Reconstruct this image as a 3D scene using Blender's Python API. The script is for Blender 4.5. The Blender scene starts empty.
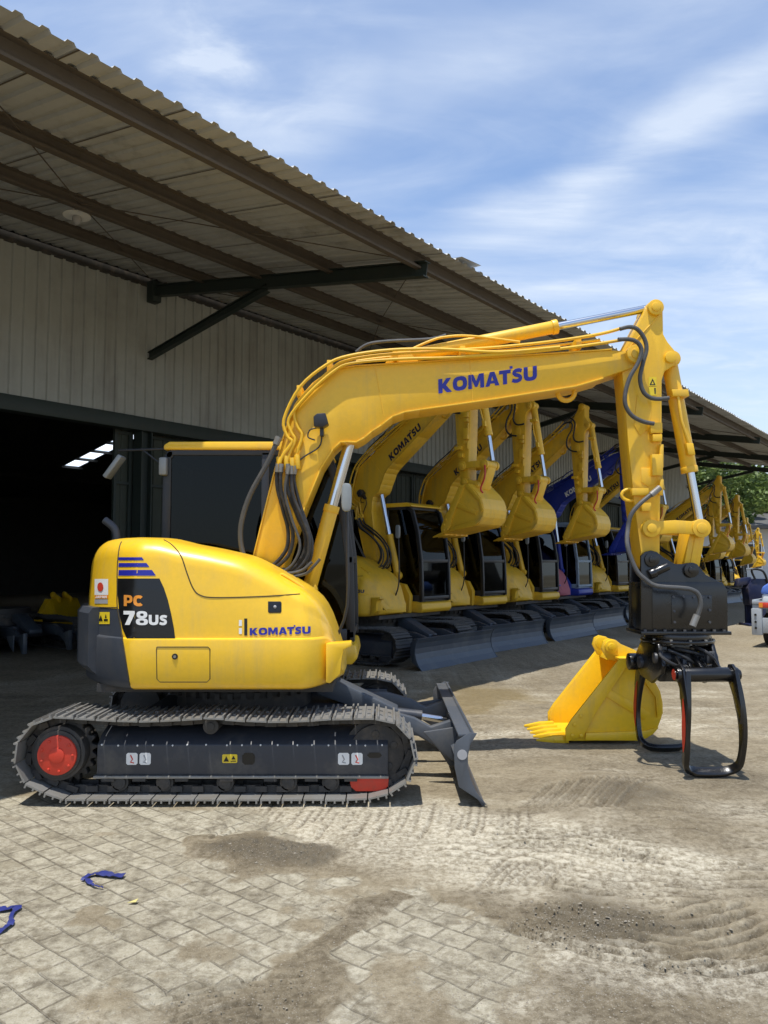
import bpy, bmesh, math, random
import numpy as np
from mathutils import Vector, Matrix, noise
from mathutils.bvhtree import BVHTree
random.seed(7)
sc = bpy.context.scene
COL = sc.collection
R = math.radians
F = 773.0
CAMZ = 1.7
PITCH = math.atan(50 / F)
CX, CY = -1.18, 6.65            # swing centre of the front machine

# ------------------------------------------------------------------ measuring helpers
def ray(px, py):
    x = (px - 384) / F; y = (512 - py) / F
    return Vector((x, math.cos(PITCH) - y * math.sin(PITCH), math.sin(PITCH) + y * math.cos(PITCH)))
def at(px, py, Y):
    d = ray(px, py); k = Y / d.y
    return Vector((d.x * k, Y, CAMZ + d.z * k))
def gnd(px, py, z=0.0):
    d = ray(px, py); k = (z - CAMZ) / d.z
    return Vector((d.x * k, d.y * k, z))
def L(px, py, Y):               # survey point -> machine local (x, z)
    p = at(px, py, Y); return (p.x - CX, p.z)
def LL(pts, Y): return [L(a, b, Y) for a, b in pts]
def L3(px, py, Y):
    p = at(px, py, Y); return Vector((p.x - CX, Y - CY, p.z))
def rot2(p, c, a):
    x, z = p[0] - c[0], p[1] - c[1]
    return (c[0] + x * math.cos(a) - z * math.sin(a), c[1] + x * math.sin(a) + z * math.cos(a))
def catmull(pts, n=6):
    pts = [Vector(p) for p in pts]; out = []
    for i in range(len(pts) - 1):
        p0 = pts[max(i - 1, 0)]; p1 = pts[i]; p2 = pts[i + 1]; p3 = pts[min(i + 2, len(pts) - 1)]
        for k in range(n):
            t = k / n
            out.append(.5 * ((2 * p1) + (p2 - p0) * t + (2 * p0 - 5 * p1 + 4 * p2 - p3) * t * t + (3 * p1 - p0 - 3 * p2 + p3) * t ** 3))
    out.append(pts[-1]); return out

# ------------------------------------------------------------------ mesh builder
SPLIT = {'pin_boss','valve_block','slot_dark_plate','frame_bolt','chain','plate_bolt','pipe_clamp','flange_bolt','yellow_fitting','grapple_cylinder','cylinder_rod','control_console','guard_tab','weld_bead','cylinder_mount','hydraulic_pipe','drum_cradle','end_wall','inner_purlin','grapple_frame','handrail','lamp_cable','cab_panel','hose_fitting'}
class MB:
    def __init__(s, xf=None): s.v = []; s.f = []; s.xf = xf
    def add(s, vs, fs):
        b = len(s.v)
        for p in vs:
            p = Vector(p); s.v.append(s.xf(p) if s.xf else p)
        s.f += [tuple(b + i for i in f) for f in fs]; return s
    def box(s, x0, x1, y0, y1, z0, z1):
        return s.add([(x0,y0,z0),(x1,y0,z0),(x1,y1,z0),(x0,y1,z0),(x0,y0,z1),(x1,y0,z1),(x1,y1,z1),(x0,y1,z1)],
              [(0,3,2,1),(4,5,6,7),(0,1,5,4),(1,2,6,5),(2,3,7,6),(3,0,4,7)])
    def obox(s, c, ax, ay, az):     # oriented box: centre and half-axis vectors
        c, ax, ay, az = Vector(c), Vector(ax), Vector(ay), Vector(az)
        vs = [c + sx*ax + sy*ay + sz*az for sz in (-1,1) for sx, sy in ((-1,-1),(1,-1),(1,1),(-1,1))]
        return s.add(vs, [(0,3,2,1),(4,5,6,7),(0,1,5,4),(1,2,6,5),(2,3,7,6),(3,0,4,7)])
    def beam(s, p0, p1, w, h, up=(0,0,1)):
        p0, p1 = Vector(p0), Vector(p1); d = p1 - p0; t = d.normalized()
        side = t.cross(Vector(up)).normalized(); u = side.cross(t)
        return s.obox((p0+p1)/2, d/2, side*w/2, u*h/2)
    def prism(s, poly, y0, y1):
        n = len(poly)
        vs = [(p[0], y0, p[1]) for p in poly] + [(p[0], y1, p[1]) for p in poly]
        return s.add(vs, [tuple(range(n)), tuple(range(2*n-1, n-1, -1))] + [(i, (i+1) % n, n+(i+1) % n, n+i) for i in range(n)])
    def prism_x(s, poly, x0, x1):   # poly in (y,z)
        n = len(poly)
        vs = [(x0, p[0], p[1]) for p in poly] + [(x1, p[0], p[1]) for p in poly]
        return s.add(vs, [tuple(range(n)), tuple(range(2*n-1, n-1, -1))] + [(i, (i+1) % n, n+(i+1) % n, n+i) for i in range(n)])
    def strip(s, line, t, y0, y1):  # plate following a polyline in x-z, thickness to its left
        n = len(line); off = []
        for i in range(n):
            a = Vector(line[max(i-1,0)]); b = Vector(line[min(i+1,n-1)]); d = (b - a).normalized()
            off.append((line[i][0] - d.y * t, line[i][1] + d.x * t))
        for i in range(n-1): s.prism([line[i], line[i+1], off[i+1], off[i]], y0, y1)
        return s
    def tube(s, pts, r, n=8, caps=True):
        pts = [Vector(p) for p in pts]; m = len(pts); rs = r if isinstance(r, (list, tuple)) else [r]*m
        t0 = (pts[1]-pts[0]).normalized(); u = t0.orthogonal().normalized(); vs = []
        for i in range(m):
            t = (pts[min(i+1,m-1)] - pts[max(i-1,0)]).normalized()
            u = (u - t * u.dot(t)).normalized(); w = t.cross(u)
            for k in range(n):
                a = 2*math.pi*k/n; vs.append(pts[i] + (u*math.cos(a) + w*math.sin(a))*rs[i])
        fs = [(i*n+k, i*n+(k+1)%n, (i+1)*n+(k+1)%n, (i+1)*n+k) for i in range(m-1) for k in range(n)]
        if caps: fs += [tuple(range(n-1,-1,-1)), tuple((m-1)*n+k for k in range(n))]
        return s.add(vs, fs)
    def cyl(s, p0, p1, r, n=24): return s.tube([p0, p1], r, n)
    def ycyl(s, x, z, y0, y1, r, n=28): return s.tube([(x,y0,z),(x,y1,z)], r, n)
    def ball(s, c, r, nu=8, nv=5, sq=(1,1,1)):
        vs = []; c = Vector(c)
        for j in range(nv+1):
            th = math.pi*j/nv
            for i in range(nu):
                ph = 2*math.pi*i/nu
                vs.append(c + Vector((math.sin(th)*math.cos(ph)*sq[0], math.sin(th)*math.sin(ph)*sq[1], math.cos(th)*sq[2]))*r)
        return s.add(vs, [(j*nu+i, j*nu+(i+1)%nu, (j+1)*nu+(i+1)%nu, (j+1)*nu+i) for j in range(nv) for i in range(nu)])
    def sweep_rect(s, path, nor, w, t):
        path = [Vector(p) for p in path]; m = len(path); vs = []
        for i in range(m):
            tg = (path[min(i+1,m-1)] - path[max(i-1,0)]).normalized(); n = Vector(nor[i]); n = (n - tg*n.dot(tg)).normalized(); b = tg.cross(n)
            ww = w[i] if isinstance(w, (list, tuple)) else w; tt = t[i] if isinstance(t, (list, tuple)) else t
            vs += [path[i]+b*ww/2+n*tt/2, path[i]-b*ww/2+n*tt/2, path[i]-b*ww/2-n*tt/2, path[i]+b*ww/2-n*tt/2]
        fs = [(i*4+k, i*4+(k+1)%4, (i+1)*4+(k+1)%4, (i+1)*4+k) for i in range(m-1) for k in range(4)] + [(3,2,1,0), ((m-1)*4,(m-1)*4+1,(m-1)*4+2,(m-1)*4+3)]
        return s.add(vs, fs)
    def build(s, name, mat, parent=None, bevel=0, sharp=35, seg=2):
        if name in SPLIT:
            gs = s.clusters()
            if len(gs) > 1:
                o = None
                for g in gs:
                    m2 = MB(); mp = {}
                    for f in g:
                        for i in f:
                            if i not in mp: mp[i] = len(m2.v); m2.v.append(s.v[i])
                        m2.f.append(tuple(mp[i] for i in f))
                    q = m2.build_one(name, mat, parent, bevel, sharp, seg); o = o or q
                return o
        return s.build_one(name, mat, parent, bevel, sharp, seg)
    def clusters(s):
        par = list(range(len(s.v)))
        def fd(a):
            while par[a] != a: par[a] = par[par[a]]; a = par[a]
            return a
        for f in s.f:
            for i in f[1:]: par[fd(i)] = fd(f[0])
        isl = {}
        for f in s.f: isl.setdefault(fd(f[0]), []).append(f)
        G_ = []
        for fl in isl.values():
            ps = [s.v[i] for f in fl for i in f]; lo = [min(p[k] for p in ps)-.002 for k in range(3)]; hi = [max(p[k] for p in ps)+.002 for k in range(3)]; G_.append([lo, hi, fl])
        ch = True
        while ch:
            ch = False
            for a in range(len(G_)):
                for b in range(len(G_)-1, a, -1):
                    if all(G_[a][0][k] <= G_[b][1][k] and G_[b][0][k] <= G_[a][1][k] for k in range(3)):
                        G_[a][0] = [min(G_[a][0][k], G_[b][0][k]) for k in range(3)]; G_[a][1] = [max(G_[a][1][k], G_[b][1][k]) for k in range(3)]; G_[a][2] += G_[b][2]; del G_[b]; ch = True
        return [g[2] for g in G_]
    def build_one(s, name, mat, parent=None, bevel=0, sharp=35, seg=2):
        me = bpy.data.meshes.new(name); me.from_pydata([tuple(p) for p in s.v], [], s.f)
        bm = bmesh.new(); bm.from_mesh(me)
        bmesh.ops.recalc_face_normals(bm, faces=bm.faces)
        if bevel:
            es = [e for e in bm.edges if len(e.link_faces) == 2 and e.calc_face_angle(0) > R(sharp)]
            if es: bmesh.ops.bevel(bm, geom=es, offset=bevel, segments=seg, profile=.5, affect='EDGES', clamp_overlap=True)
        bm.to_mesh(me); bm.free()
        return link(name, me, mat, parent, sharp)
def link(name, me, mat, parent=None, sharp=35):
    me.materials.clear(); me.materials.append(mat)
    if len(me.polygons):
        me.shade_smooth(); me.set_sharp_from_angle(angle=R(sharp))
    o = bpy.data.objects.new(name, me); COL.objects.link(o)
    if parent: o.parent = parent
    return o
def tag(o, label=None, cat=None, group=None, kind=None):
    if label: o['label'] = label
    if cat: o['category'] = cat
    if group: o['group'] = group
    if kind: o['kind'] = kind
    return o
def empty(name, loc=(0,0,0), rz=0.0):
    o = bpy.data.objects.new(name, None); COL.objects.link(o); o.location = loc; o.rotation_euler = (0,0,rz); o.empty_display_size = .2
    return o
KIDS = {}
def copy_tree(o, parent=None):
    c = o.copy(); COL.objects.link(c)
    if parent: c.parent = parent
    for ch in KIDS.setdefault(o.name, list(o.children)): copy_tree(ch, c)
    return c

# ------------------------------------------------------------------ materials
def newmat(name):
    m = bpy.data.materials.new(name); m.use_nodes = True
    nt = m.node_tree; return m, nt, nt.nodes['Principled BSDF']
def N(nt, t, **kw):
    n = nt.nodes.new(t)
    for k, v in kw.items(): setattr(n, k, v)
    return n
def noise_node(nt, scale, detail=4, rough=.6, coord='Object', dist=0, stretch=None):
    tc = N(nt, 'ShaderNodeTexCoord'); no = N(nt, 'ShaderNodeTexNoise')
    no.inputs['Scale'].default_value = scale; no.inputs['Detail'].default_value = detail; no.inputs['Roughness'].default_value = rough
    no.inputs['Distortion'].default_value = dist
    if stretch:
        mp = N(nt, 'ShaderNodeMapping'); mp.inputs['Scale'].default_value = stretch
        nt.links.new(tc.outputs[coord], mp.inputs[0]); nt.links.new(mp.outputs[0], no.inputs['Vector'])
    else: nt.links.new(tc.outputs[coord], no.inputs['Vector'])
    return no
def ramp(nt, src, p0, p1, c0=(0,0,0,1), c1=(1,1,1,1)):
    r = N(nt, 'ShaderNodeValToRGB'); r.color_ramp.elements[0].position = p0; r.color_ramp.elements[1].position = p1
    r.color_ramp.elements[0].color = c0; r.color_ramp.elements[1].color = c1
    nt.links.new(src, r.inputs[0]); return r
def mixc(nt, fac, a, b, mode='MIX'):
    m = N(nt, 'ShaderNodeMix', data_type='RGBA', blend_type=mode)
    if isinstance(fac, (int, float)): m.inputs[0].default_value = fac
    else: nt.links.new(fac, m.inputs[0])
    for i, c in ((6, a), (7, b)):
        if isinstance(c, (tuple, list)): m.inputs[i].default_value = (*c[:3], 1)
        else: nt.links.new(c, m.inputs[i])
    return m.outputs[2]
def bump(nt, b, src, strength, dist):
    n = N(nt, 'ShaderNodeBump'); n.inputs['Strength'].default_value = strength; n.inputs['Distance'].default_value = dist
    nt.links.new(src, n.inputs['Height']); nt.links.new(n.outputs[0], b.inputs['Normal']); return n
def paint(name, c, rough=.35, dirt=(.22,.18,.12), dirt_amt=.35, metal=0, coat=0.0, scale=3.0, bmp=.02, p0=.5, p1=.75, streak=0.0, sscale=7.0):
    m, nt, b = newmat(name)
    n1 = noise_node(nt, scale, 6, .65); n2 = noise_node(nt, scale*9, 4, .7)
    r1 = ramp(nt, n1.outputs[0], p0, p1)
    mul = N(nt, 'ShaderNodeMath', operation='MULTIPLY'); nt.links.new(r1.outputs[0], mul.inputs[0]); mul.inputs[1].default_value = dirt_amt
    var = mixc(nt, n2.outputs[0], tuple(x*.90 for x in c), tuple(min(1, x*1.08) for x in c))
    colr = mixc(nt, mul.outputs[0], var, dirt)
    if streak:
        n3 = noise_node(nt, sscale, 6, .65, stretch=(1,1,.09)); r3 = ramp(nt, n3.outputs[0], .50, .70); n4 = noise_node(nt, sscale*.25, 3, .6); r4 = ramp(nt, n4.outputs[0], .38, .62)
        m3 = N(nt, 'ShaderNodeMath', operation='MULTIPLY'); nt.links.new(r3.outputs[0], m3.inputs[0]); nt.links.new(r4.outputs[0], m3.inputs[1])
        m4 = N(nt, 'ShaderNodeMath', operation='MULTIPLY'); nt.links.new(m3.outputs[0], m4.inputs[0]); m4.inputs[1].default_value = streak
        colr = mixc(nt, m4.outputs[0], colr, dirt)
    nt.links.new(colr, b.inputs['Base Color'])
    ra = N(nt, 'ShaderNodeMapRange'); nt.links.new(n1.outputs[0], ra.inputs[0]); ra.inputs[3].default_value = rough*.8; ra.inputs[4].default_value = min(1, rough*1.35)
    nt.links.new(ra.outputs[0], b.inputs['Roughness'])
    b.inputs['Metallic'].default_value = metal; b.inputs['Coat Weight'].default_value = coat; b.inputs['Coat Roughness'].default_value = .12
    bump(nt, b, n2.outputs[0], bmp*10, .004)
    return m
M = {}
M['yellow'] = paint('yellow_paint', (.88,.53,.020), .33, (.55,.38,.12), .26, coat=.22, bmp=.006, streak=.35, sscale=12)
M['yellow_plate'] = paint('yellow_boom_paint', (.86,.50,.020), .42, (.50,.34,.10), .34, coat=.10, bmp=.012, streak=.4, sscale=9)
M['yellow_new'] = paint('fresh_yellow_paint', (.90,.56,.012), .40, (.50,.34,.10), .35, coat=.2, bmp=.015, streak=.4, sscale=14)
M['yellow_row'] = paint('row_yellow_paint', (.76,.45,.025), .42, (.34,.24,.08), .5, bmp=.01, streak=.5)  # front machine's yellow set darker, toning down the row under the roof
M['blue'] = paint('blue_paint', (.015,.035,.30), .4, (.1,.1,.2), .3)
M['blue_pale'] = paint('pale_blue_paint', (.24,.32,.40), .45, (.2,.2,.2), .3)
M['pink'] = paint('pinkish_cover', (.42,.12,.15), .7, (.2,.1,.1), .4)
M['grey'] = paint('dark_grey_cover', (.045,.052,.065), .45, (.15,.13,.1), .25)
M['frame'] = paint('undercarriage_grey', (.035,.040,.052), .42, (.22,.2,.16), .35)
M['blade'] = paint('blade_grey', (.075,.085,.10), .42, (.25,.22,.17), .45, scale=2)
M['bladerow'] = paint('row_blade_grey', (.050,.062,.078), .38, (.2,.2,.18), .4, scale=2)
M['black'] = paint('black_gloss_paint', (.005,.005,.0055), .26, (.05,.045,.038), .10, coat=.3, scale=5)
M['cabblack'] = paint('cab_frame_black', (.02,.022,.026), .38, (.1,.1,.09), .2)
M['rubber'] = paint('hose_rubber', (.022,.022,.023), .5, (.16,.14,.11), .35, scale=14, bmp=.03)
M['hosegrey'] = paint('braided_hose', (.07,.07,.068), .45, (.2,.18,.15), .3, scale=14)
M['steel'] = paint('worn_shoe_steel', (.27,.265,.25), .42, (.22,.20,.165), .7, metal=.35, scale=6, bmp=.04, p0=.42, p1=.62)
M['steeldark'] = paint('dark_track_steel', (.040,.038,.036), .6, (.16,.13,.10), .6, metal=.1, scale=6, bmp=.05)
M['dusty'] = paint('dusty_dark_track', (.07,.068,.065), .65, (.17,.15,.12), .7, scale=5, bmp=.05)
M['red'] = paint('red_paint', (.60,.045,.02), .5, (.2,.08,.05), .4, scale=12)
M['redhose'] = paint('red_hose', (.55,.02,.02), .4)
M['white'] = paint('white_sticker', (.78,.78,.76), .5, (.5,.48,.45), .2)
M['stickgrey'] = paint('sticker_grey_mark', (.35,.35,.36), .5)
M['stickyellow'] = paint('yellow_sticker', (.85,.62,.02), .45)
M['orange'] = paint('orange_letter', (.85,.30,.02), .4)
M['logoblue'] = paint('logo_blue', (.018,.022,.30), .35, (.05,.05,.3), .1)
M['logonavy'] = paint('logo_navy', (.02,.018,.05), .4, (.1,.08,.05), .2)
M['decalblack'] = paint('decal_black', (.008,.008,.008), .28, (.03,.03,.03), .3)
M['seam'] = paint('seam_dark', (.05,.035,.01), .8)  # dark line colour for the joints between covers
M['mirror'] = paint('mirror_shell_grey', (.25,.27,.27), .3)
M['seat'] = paint('seat_fabric', (.05,.05,.055), .85)
def chrome():
    m, nt, b = newmat('chrome_rod'); b.inputs['Base Color'].default_value = (.62,.63,.65,1); b.inputs['Metallic'].default_value = 1
    b.inputs['Roughness'].default_value = .16; return m
M['chrome'] = chrome()
def glass():
    m, nt, b = newmat('tinted_glass'); nt.nodes.remove(b)
    tr = N(nt, 'ShaderNodeBsdfTransparent'); tr.inputs[0].default_value = (.05,.06,.062,1)
    gl = N(nt, 'ShaderNodeBsdfGlossy'); gl.inputs['Roughness'].default_value = .03; gl.inputs[0].default_value = (.9,.95,.95,1)
    fr = N(nt, 'ShaderNodeFresnel'); fr.inputs[0].default_value = 1.32
    mx = N(nt, 'ShaderNodeMixShader'); nt.links.new(fr.outputs[0], mx.inputs[0]); nt.links.new(tr.outputs[0], mx.inputs[1]); nt.links.new(gl.outputs[0], mx.inputs[2])
    nt.links.new(mx.outputs[0], nt.nodes['Material Output'].inputs[0]); return m
M['glass'] = glass()

# ------------------------------------------------------------------ lettering
def ring_pts(cx, cy, rx, ry, a0, a1, n, e=2.6):
    out = []
    for k in range(n+1):
        a = R(a0+(a1-a0)*k/n); c, s_ = math.cos(a), math.sin(a)
        out.append((cx+rx*math.copysign(abs(c)**(2/e), c), cy+ry*math.copysign(abs(s_)**(2/e), s_)))
    return out
def ring_glyph(cx, cy, rx, ry, t, ty, a0=0, a1=360, n=28):
    o = ring_pts(cx, cy, rx, ry, a0, a1, n); q = ring_pts(cx, cy, rx-t, ry-ty, a0, a1, n)
    return [[o[k], o[k+1], q[k+1], q[k]] for k in range(n)]
def stroke_glyph(pts, w):
    P = [Vector((p[0], p[1], 0)) for p in pts]; P = catmull(P, 5); L_ = []; R_ = []
    for k in range(len(P)):
        d = (P[min(k+1,len(P)-1)]-P[max(k-1,0)]).normalized(); L_.append((P[k].x-d.y*w/2, P[k].y+d.x*w/2)); R_.append((P[k].x+d.y*w/2, P[k].y-d.x*w/2))
    return [[R_[k], R_[k+1], L_[k+1], L_[k]] for k in range(len(P)-1)]
AL = [(0,0),(.32,0),(.385,.18),(.55,.18),(.55,.38),(.45,.38),(.55,.70),(.55,1),(.37,1)]
GLYPH = {
 'K': (1.05, [[(0,0),(.32,0),(.32,.36),(.66,0),(1.06,0),(.60,.52),(1.02,1),(.63,1),(.32,.62),(.32,1),(0,1)]]),
 'O': (1.12, ring_glyph(.56,.5,.56,.5,.32,.27)),
 'M': (1.26, [[(0,0),(.02,1),(.40,1),(.63,.50),(.86,1),(1.24,1),(1.26,0),(.95,0),(.94,.58),(.73,.10),(.53,.10),(.32,.58),(.31,0)]]),
 'A': (1.10, [AL, [(1.10-x, y) for x, y in AL][::-1]]),
 'T': (.92, [[(0,.74),(.30,.74),(.30,0),(.62,0),(.62,.74),(.92,.74),(.92,1),(0,1)]]),
 'S': (.86, stroke_glyph([(.80,.80),(.62,.865),(.40,.865),(.22,.80),(.20,.66),(.34,.555),(.54,.49),(.68,.38),(.66,.22),(.48,.135),(.26,.135),(.04,.21)], .26)),
 'U': (1.04, [[(0,.42),(.32,.42),(.32,1),(0,1)], [(.72,.42),(1.04,.42),(1.04,1),(.72,1)]] + ring_glyph(.52,.42,.52,.42,.32,.26,180,360,16)),
 'P': (.92, [[(0,0),(.32,0),(.32,1),(0,1)]] + [[(.32,.28),(.48,.28),(.48,.50),(.32,.50)],[(.32,.78),(.48,.78),(.48,1),(.32,1)]] + ring_glyph(.48,.64,.44,.36,.30,.22,-90,90,12)),
 'C': (.98, ring_glyph(.54,.5,.54,.5,.32,.27,42,318,22)),
 '7': (.84, [[(0,.74),(.46,.74),(.10,0),(.46,0),(.84,.80),(.84,1),(0,1)]]),
 '8': (.94, ring_glyph(.47,.745,.42,.255,.28,.16) + ring_glyph(.47,.245,.47,.245,.30,.15)),
 'J': (.7, [[(.38,.35),(.7,.35),(.7,1),(.38,1)]] + ring_glyph(.35,.35,.35,.35,.30,.25,180,360,12)),
 'N': (1.05, [[(0,0),(.3,0),(.3,.55),(.72,0),(1.05,0),(1.05,1),(.75,1),(.75,.45),(.33,1),(0,1)]]),
}
TXT = {}
def lettering(txt, bold=0, gap=.09):
    if txt in TXT: return TXT[txt]
    vs = []; fs = []; x = 0
    for ch in txt:
        w, ps = GLYPH[ch]
        if ch == 'T' and 'MAT' in txt: x -= .10
        for p in ps: b = len(vs); vs += [(x+q[0], q[1]) for q in p]; fs.append(tuple(range(b, b+len(p))))
        x += w + gap
        if ch == 'T' and 'MAT' in txt:
            b = len(vs); vs += [(x-.16,1.04),(x+.06,1.04),(x+.06,1.22),(x-.16,1.22)]; fs.append((b,b+1,b+2,b+3)); x -= .02
    tot = x-gap; TXT[txt] = ([(a/tot, c) for a, c in vs], fs); return TXT[txt]
def logo(): return lettering('KOMATSU')

CAML = Vector((-CX, -CY, CAMZ))
def surf_hit(px, py, bvh, yplane=None, off=.003):
    d = ray(px, py)
    if bvh is not None:
        hit = bvh.ray_cast(CAML, d)
        if hit[0] is not None: 
            n = hit[1] if hit[1].dot(d) < 0 else -hit[1]
            return hit[0] + n*off
    k = (yplane - CAML.y) / d.y
    return CAML + d*k + Vector((0, -off, 0))
def decal(name, vs, fs, mat, parent, bvh, yplane=-1.1, off=.003, xf=None, sub=0):
    """vs in survey pixels, laid on the surface they belong to"""
    bm = bmesh.new(); bv = [bm.verts.new((p[0], p[1], 0)) for p in vs]
    for f in fs:
        try: bm.faces.new([bv[i] for i in f])
        except ValueError: pass
    if sub:
        bmesh.ops.triangulate(bm, faces=bm.faces)
        for _ in range(sub): bmesh.ops.subdivide_edges(bm, edges=bm.edges, cuts=1, use_grid_fill=True); bmesh.ops.triangulate(bm, faces=bm.faces)
    for v in bm.verts:
        p = surf_hit(v.co.x, v.co.y, bvh, yplane, off); v.co = xf(p) if xf else p
    me = bpy.data.meshes.new(name); bm.to_mesh(me); bm.free()
    return link(name, me, mat, parent)
def quad_text(tx, o, ux, vy):   # affine: o + u*ux + v*vy in pixels
    vs, fs = tx; return [(o[0]+u*ux[0]+v*vy[0], o[1]+u*ux[1]+v*vy[1]) for u, v in vs], fs

# ------------------------------------------------------------------ bucket
def bucket_pts():
    return [(-.486,-.762),(-.438,-.657),(.03,-.095),(.2,-.095),(.333,-.276),(.40,-.40),(.42,-.505),(.42,-.59),(.40,-.657),(.37,-.73),(.314,-.79),(.27,-.83),(.20,-.852),(-.486,-.857)]
def build_bucket(parent, xf, mat, w=.74, ears=True):
    P = bucket_pts(); t = .02
    shell = P[2:]                       # from hinge round the back to the lip
    mb = MB(xf); mb.strip(shell[::-1], .018, -w/2+.021, w/2-.021); o = mb.build('shell', mat, parent)
    mb = MB(xf); mb.box(-.60,-.47,-w/2+.02,w/2-.02,-.875,-.845); o2 = mb.build('lip', mat, parent, .005)
    for sy in (-1, 1):
        y0 = sy*w/2; y1 = sy*(w/2-.02)
        mb = MB(xf); mb.prism(P, min(y0,y1), max(y0,y1))
        yo = sy*(w/2+.026); a, b = min(y0,yo), max(y0,yo)
        mb.prism([(-.50,-.86),(-.50,-.74),(-.44,-.65),(.02,-.09),(.13,-.09),(-.22,-.60),(-.33,-.80)], a, b)        # cheek border
        mb.prism([(-.32,-.845),(-.31,-.78),(.24,-.76),(.37,-.73),(.314,-.79),(.20,-.850)], a, b)      # lower border
        yo = sy*(w/2+.018); a, b = min(y0,yo), max(y0,yo)
        mb.prism([(-.16,-.42),(-.10,-.36),(.30,-.60),(.24,-.66)], a, b)
        mb.prism([(.12,-.11),(.20,-.10),(.395,-.42),(.415,-.60),(.36,-.64),(.35,-.45),(.22,-.27)], a, b)
        for q in ((-.42,-.70),(-.36,-.62),(-.44,-.80),(-.36,-.80)): mb.ycyl(q[0], q[1], min(y0, sy*(w/2+.042)), max(y0, sy*(w/2+.042)), .018, 10)
        mb.build('side_plate', mat, parent, .003)
    for k in range(5):
        y = -w/2+.06 + k*(w-.12)/4
        mb = MB(xf); vs = []
        for (x, z, hy, hz) in ((-.46,-.85,.038,.035),(-.60,-.852,.035,.030),(-.76,-.862,.012,.008)):
            vs += [(x,y-hy,z-hz),(x,y+hy,z-hz),(x,y+hy*.8,z+hz),(x,y-hy*.8,z+hz)]
        mb.add(vs, [(0,1,5,4),(1,2,6,5),(2,3,7,6),(3,0,4,7),(4,5,9,8),(5,6,10,9),(6,7,11,10),(7,4,8,11),(8,9,10,11),(3,2,1,0)])
        mb.build('tooth', mat, parent, .004)
    if ears:
        for sy in (-1, 1):
            y0 = sy*.15; y1 = sy*.18
            ear = [(-.09,-.02),(-.07,.05),(-.02,.075),(.05,.06),(.10,.02),(.22,-.03),(.29,-.07),(.30,-.14),(.26,-.19),(.03,-.14),(-.04,-.12)]
            mb = MB(xf); mb.prism(ear, min(y0,y1), max(y0,y1)); mb.ycyl(0, 0, min(y0-sy*.004, sy*.21), max(y0-sy*.004, sy*.21), .062, 20); mb.ycyl(0,0,min(y0,sy*.225),max(y0,sy*.225),.035,16)
            mb.ycyl(.245, -.12, min(y0, sy*.21), max(y0, sy*.21), .045, 16)
            mb.build('hinge_ear', mat, parent, .004)
        mb = MB(xf); mb.prism([(-.02,-.14),(.03,-.06),(.14,-.085),(.25,-.19),(.10,-.11)], -.15, .15); mb.build('hinge_cross_plate', mat, parent, .004)

# ------------------------------------------------------------------ track path
def track_path():
    pts = []; ra = .262
    for a in range(92, 246, 14): pts.append((-1.13+ra*math.cos(R(a)), .345+ra*math.sin(R(a))))
    pts += [(-1.04,.058), (-.6,.055), (0,.055), (.6,.055), (1.04,.057)]
    for a in range(-62, 90, 14): pts.append((1.13+ra*math.cos(R(a)), .34+ra*math.sin(R(a))))
    pts += [(.85,.598),(.6,.578),(.3,.577),(-.05,.603),(-.35,.585),(-.6,.578),(-.9,.596)]
    pts.append(pts[0])
    d = [0]
    for i in range(1, len(pts)): d.append(d[-1] + math.dist(pts[i], pts[i-1]))
    n = 41; out = []
    def pos(s):
        s %= d[-1]
        for i in range(1, len(d)):
            if s <= d[i]:
                k = (s-d[i-1])/(d[i]-d[i-1]); return Vector((pts[i-1][0]+(pts[i][0]-pts[i-1][0])*k, pts[i-1][1]+(pts[i][1]-pts[i-1][1])*k))
    p = d[-1]/n
    for i in range(n):
        a, b = pos(i*p), pos((i+1)*p); out.append(((a+b)/2, (b-a).normalized(), (b-a).length))
    return out
TP = track_path()

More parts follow.
